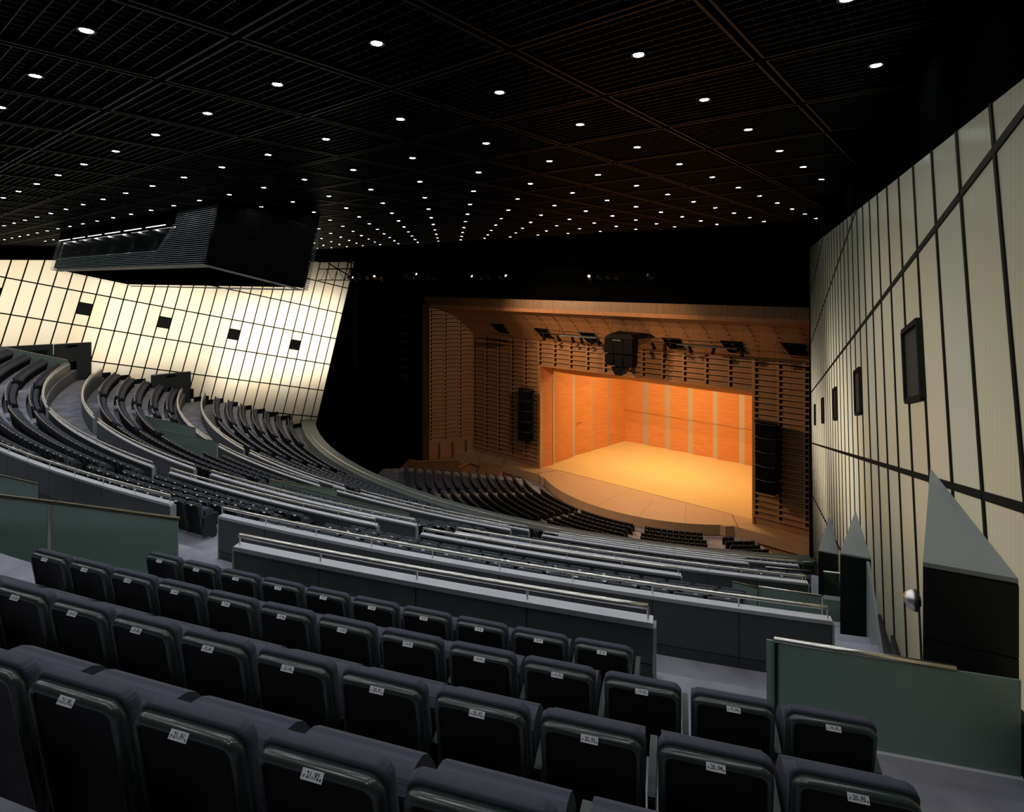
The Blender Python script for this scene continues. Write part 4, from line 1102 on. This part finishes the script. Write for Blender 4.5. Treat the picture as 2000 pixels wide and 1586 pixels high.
# ------------------------------------------------------------------ lighting bars with spotlights over the stage front
def spot_lamp(x, y, z, label, aimx):
    t = thing('stage_spotlight', (x, y, z), label, 'spotlight', 'spotlights on the stage lighting bars')
    d = Vector((aimx, 0.5, -1.0)).normalized()
    a = Vector((x, y, z - 0.25)); part('lamp_body', MB().tube([a - d * 0.1, a + d * 0.1, a + d * 0.45], 0.17, 8), 'black_metal', t)
    part('lamp_hood', MB().tube([a + d * 0.45, a + d * 0.62], 0.20, 8, cap=False), 'black', t)
    part('clamp', MB().beam((x, y, z - 0.2), (x, y, z + 0.05), 0.05, 0.05, up=(1, 0, 0)), 'black_metal', t)
for (x0, x1, z, lb) in ((-41.2, -32.2, -6.55, 'steel lighting bar hung under the canopy to the left of the speaker cluster'), (-27.2, -16.3, -6.6, 'steel lighting bar hung under the canopy to the right of the speaker cluster')):
    t = thing('lighting_bar', ((x0 + x1) / 2, 56.0, z), lb, 'lighting bar')
    part('bar', MB().tube([(x0, 56.0, z), (x1, 56.0, z)], 0.05, 8), 'black_metal', t); part('bar', MB().tube([(x0 + 0.4, 56.3, z + 0.35), (x1 - 0.2, 56.3, z + 0.35)], 0.04, 8), 'black_metal', t)
    part('cable_tray', MB().box(((x0 + x1) / 2 + 1.5, 55.9, z - 0.12), ((x1 - x0) * 0.55, 0.2, 0.09)), 'speaker_edge', t)
    nn = int((x1 - x0) / 1.9)
    for i in range(nn):
        x = x0 + 0.7 + i * (x1 - x0 - 1.2) / max(1, nn - 1)
        part('drop_cable', MB().tube([(x, 56.15, z), (x, 56.15, can_z(56.15) - 0.02)], 0.014, 5), 'cable', t)
for i, (x, lb) in enumerate(((-40.2, 0), (-38.1, .5), (-36.0, 0), (-34.8, 0), (-33.6, .3), (-32.6, .2), (-26.0, 0.2), (-24.6, -.2), (-22.0, .2), (-19.5, -.4), (-16.9, 0))):
    spot_lamp(x, 56.0, -6.6, 'small black spotlight hanging from a lighting bar below the wooden canopy', lb)
for x0, x1, lb in ((-49.6, -45.9, 'long thin black reflector panel hanging near the left end of the canopy'), (-13.4, -8.8, 'long thin black reflector panel hanging near the right end of the canopy')):
    t = thing('reflector_panel', ((x0 + x1) / 2, 57.0, -8.0), lb, 'panel')
    part('upper_leaf', MB().slab([(x0 + 0.6, 56.4, -7.1), (x1, 56.4, -7.3), (x1, 57.4, -7.5), (x0 + 1.0, 57.4, -7.3)], (0, 0, 0.06)), 'black_metal', t)
    part('lower_leaf', MB().slab([(x0 - 0.4, 56.4, -7.95), (x1 - 0.5, 56.4, -8.15), (x1 - 0.2, 57.6, -8.3), (x0, 57.6, -8.1)], (0, 0, 0.08)), 'black', t)

# ------------------------------------------------------------------ black void around the stage: lighting bridge and side ladders
for side, nm in ((-1, 'wall_front_left'), (1, 'wall_front_right')):
    x0, x1 = (-80, -59.1) if side < 0 else (-0.5, 20)
    put(nm, MB().box(((x0 + x1) / 2, YF + 0.4, -11), (x1 - x0, 0.2, 34)).mesh(nm, 'black'), kind='structure')
put('wall_front_top', MB().box((OX, YF + 0.4, 2.2), (100, 0.2, 9.2)).mesh('wall_front_top', 'black'), kind='structure')
put('ceiling_front', MB().box((OX, 42, 5.2), (66, 24, 0.2)).mesh('ceiling_front', 'black'), kind='structure')
t = thing('lighting_bridge', (OX, 33.0, 0.3), 'black steel lighting bridge hung across the dark gap between ceiling and stage', 'lighting bridge')
for z in (-0.1, 1.0):
    for y in (32.6, 33.6): part('chord', MB().tube([(-51.5, y, z), (-8.2, y, z)], 0.05, 6), 'black', t)
part('chord', MB().tube([(-51.5, 32.9, 1.0), (-8.2, 32.9, 1.0)], 0.04, 6), 'black', t)
for x in (-48, -39, -30, -21, -12): part('hanger_rod', MB().tube([(x, 33.6, 0.9), (x, 33.6, 5.15)], 0.03, 6), 'black', t)
for x in (-48, -39, -30, -21, -12): part('cross_bar', MB().tube([(x, 32.5, 1.0), (x, 33.7, 1.0)], 0.03, 6), 'black', t)
for i in range(21):
    x = -51 + i * 2.0
    part('brace', MB().tube([(x, 32.6, -0.1), (x + 1.0, 32.6, 1.0), (x + 2.0, 32.6, -0.1)], 0.025, 5), 'black', t)
lamp_x = [-46.5, -45.7, -44.9, -43.8, -42.6, -41.8, -38.2, -37.4, -36.7, -35.5, -34.6, -30.2, -29.5, -28.9, -27.6, -26.8, -25.0, -19.8, -19.1, -18.4, -17.7, -15.5]
for i, x in enumerate(lamp_x):
    o = thing('bridge_spotlight', (x, 32.9, 0.2), 'black bridge spotlight with a small glinting lens rim, under the lighting bridge', 'spotlight', 'spotlights on the lighting bridge')
    rz_ = random.uniform(-0.5, 0.5); zz = random.uniform(0.0, 0.3)
    a = Vector((x, 32.9, zz)); d = Vector((rz_, 0.9, -0.5)).normalized()
    part('lamp_body', MB().tube([a - d * 0.25, a + d * 0.3], 0.15, 8), 'black_metal', o)
    part('lens_rim', MB().tube([a - d * 0.29, a - d * 0.25], 0.17, 8), 'chrome', o)
    part('hanger', MB().tube([(x, 32.9, zz), (x, 32.9, 1.12)], 0.03, 6), 'black', o); part('clamp', MB().box((x, 32.9, 1.0), (0.08, 0.14, 0.14)), 'black', o)
    if i in (1, 4, 8, 11, 15, 17): part('lit_glint_lens', MB().tube([a - d * 0.31, a - d * 0.292], 0.10, 8), 'lit_glint', o)  # glowing discs paint glints; only a single lamp is truly lit
    part('yoke', MB().tube([(x - 0.15, 32.9, zz), (x - 0.15, 32.93, 0.97), (x + 0.15, 32.93, 0.97), (x + 0.15, 32.9, zz)], 0.03, 5), 'black', o)
for xx, yy, n, lb in ((-59.6, 50.5, 8, 'tall black lighting ladder with glinting lamps nearer the wooden frame'), (-62.5, 49.5, 6, 'tall black lighting ladder deeper in the dark side gap')):
    t = thing('lighting_ladder', (xx, yy, -14), lb, 'lighting ladder')
    for dx in (-0.9, 0.9): part('rail', MB().tube([(xx + dx, yy, -15), (xx + dx, yy, -3)], 0.05, 6), 'black_metal', t)
    for i in range(n):
        z = -4.6 - i * 1.15
        part('rung', MB().tube([(xx - 1.3, yy, z), (xx + 1.3, yy, z)], 0.045, 6), 'chrome', t)
        for dx in (-0.5, 0.6):
            part('lamp', MB().tube([(xx + dx, yy - 0.3, z - 0.35), (xx + dx + 0.25, yy + 0.3, z - 0.5)], 0.14, 8), 'black_metal', t)
            part('lamp_rim', MB().tube([(xx + dx - 0.02, yy - 0.34, z - 0.34), (xx + dx, yy - 0.3, z - 0.35)], 0.15, 8), 'chrome', t)
# small truss corner in front of the left glass wall
t = thing('corner_truss', (-47.0, 33.0, 1.0), 'thin dark truss bracket silhouetted against the lit left wall', 'truss')
for p, q in (((-50.6, 33.2, 1.6), (-47.6, 33.8, 0.2)), ((-47.6, 33.8, 0.2), (-47.6, 33.8, 1.7)), ((-47.6, 33.8, 0.2), (-44.5, 34.4, 0.25)), ((-47.6, 33.8, 0.95), (-44.5, 34.4, 0.95)), ((-52, 32.9, 1.75), (-44, 34.5, 1.75))):
    part('tube', MB().tube([p, q], 0.06, 6), 'black', t)
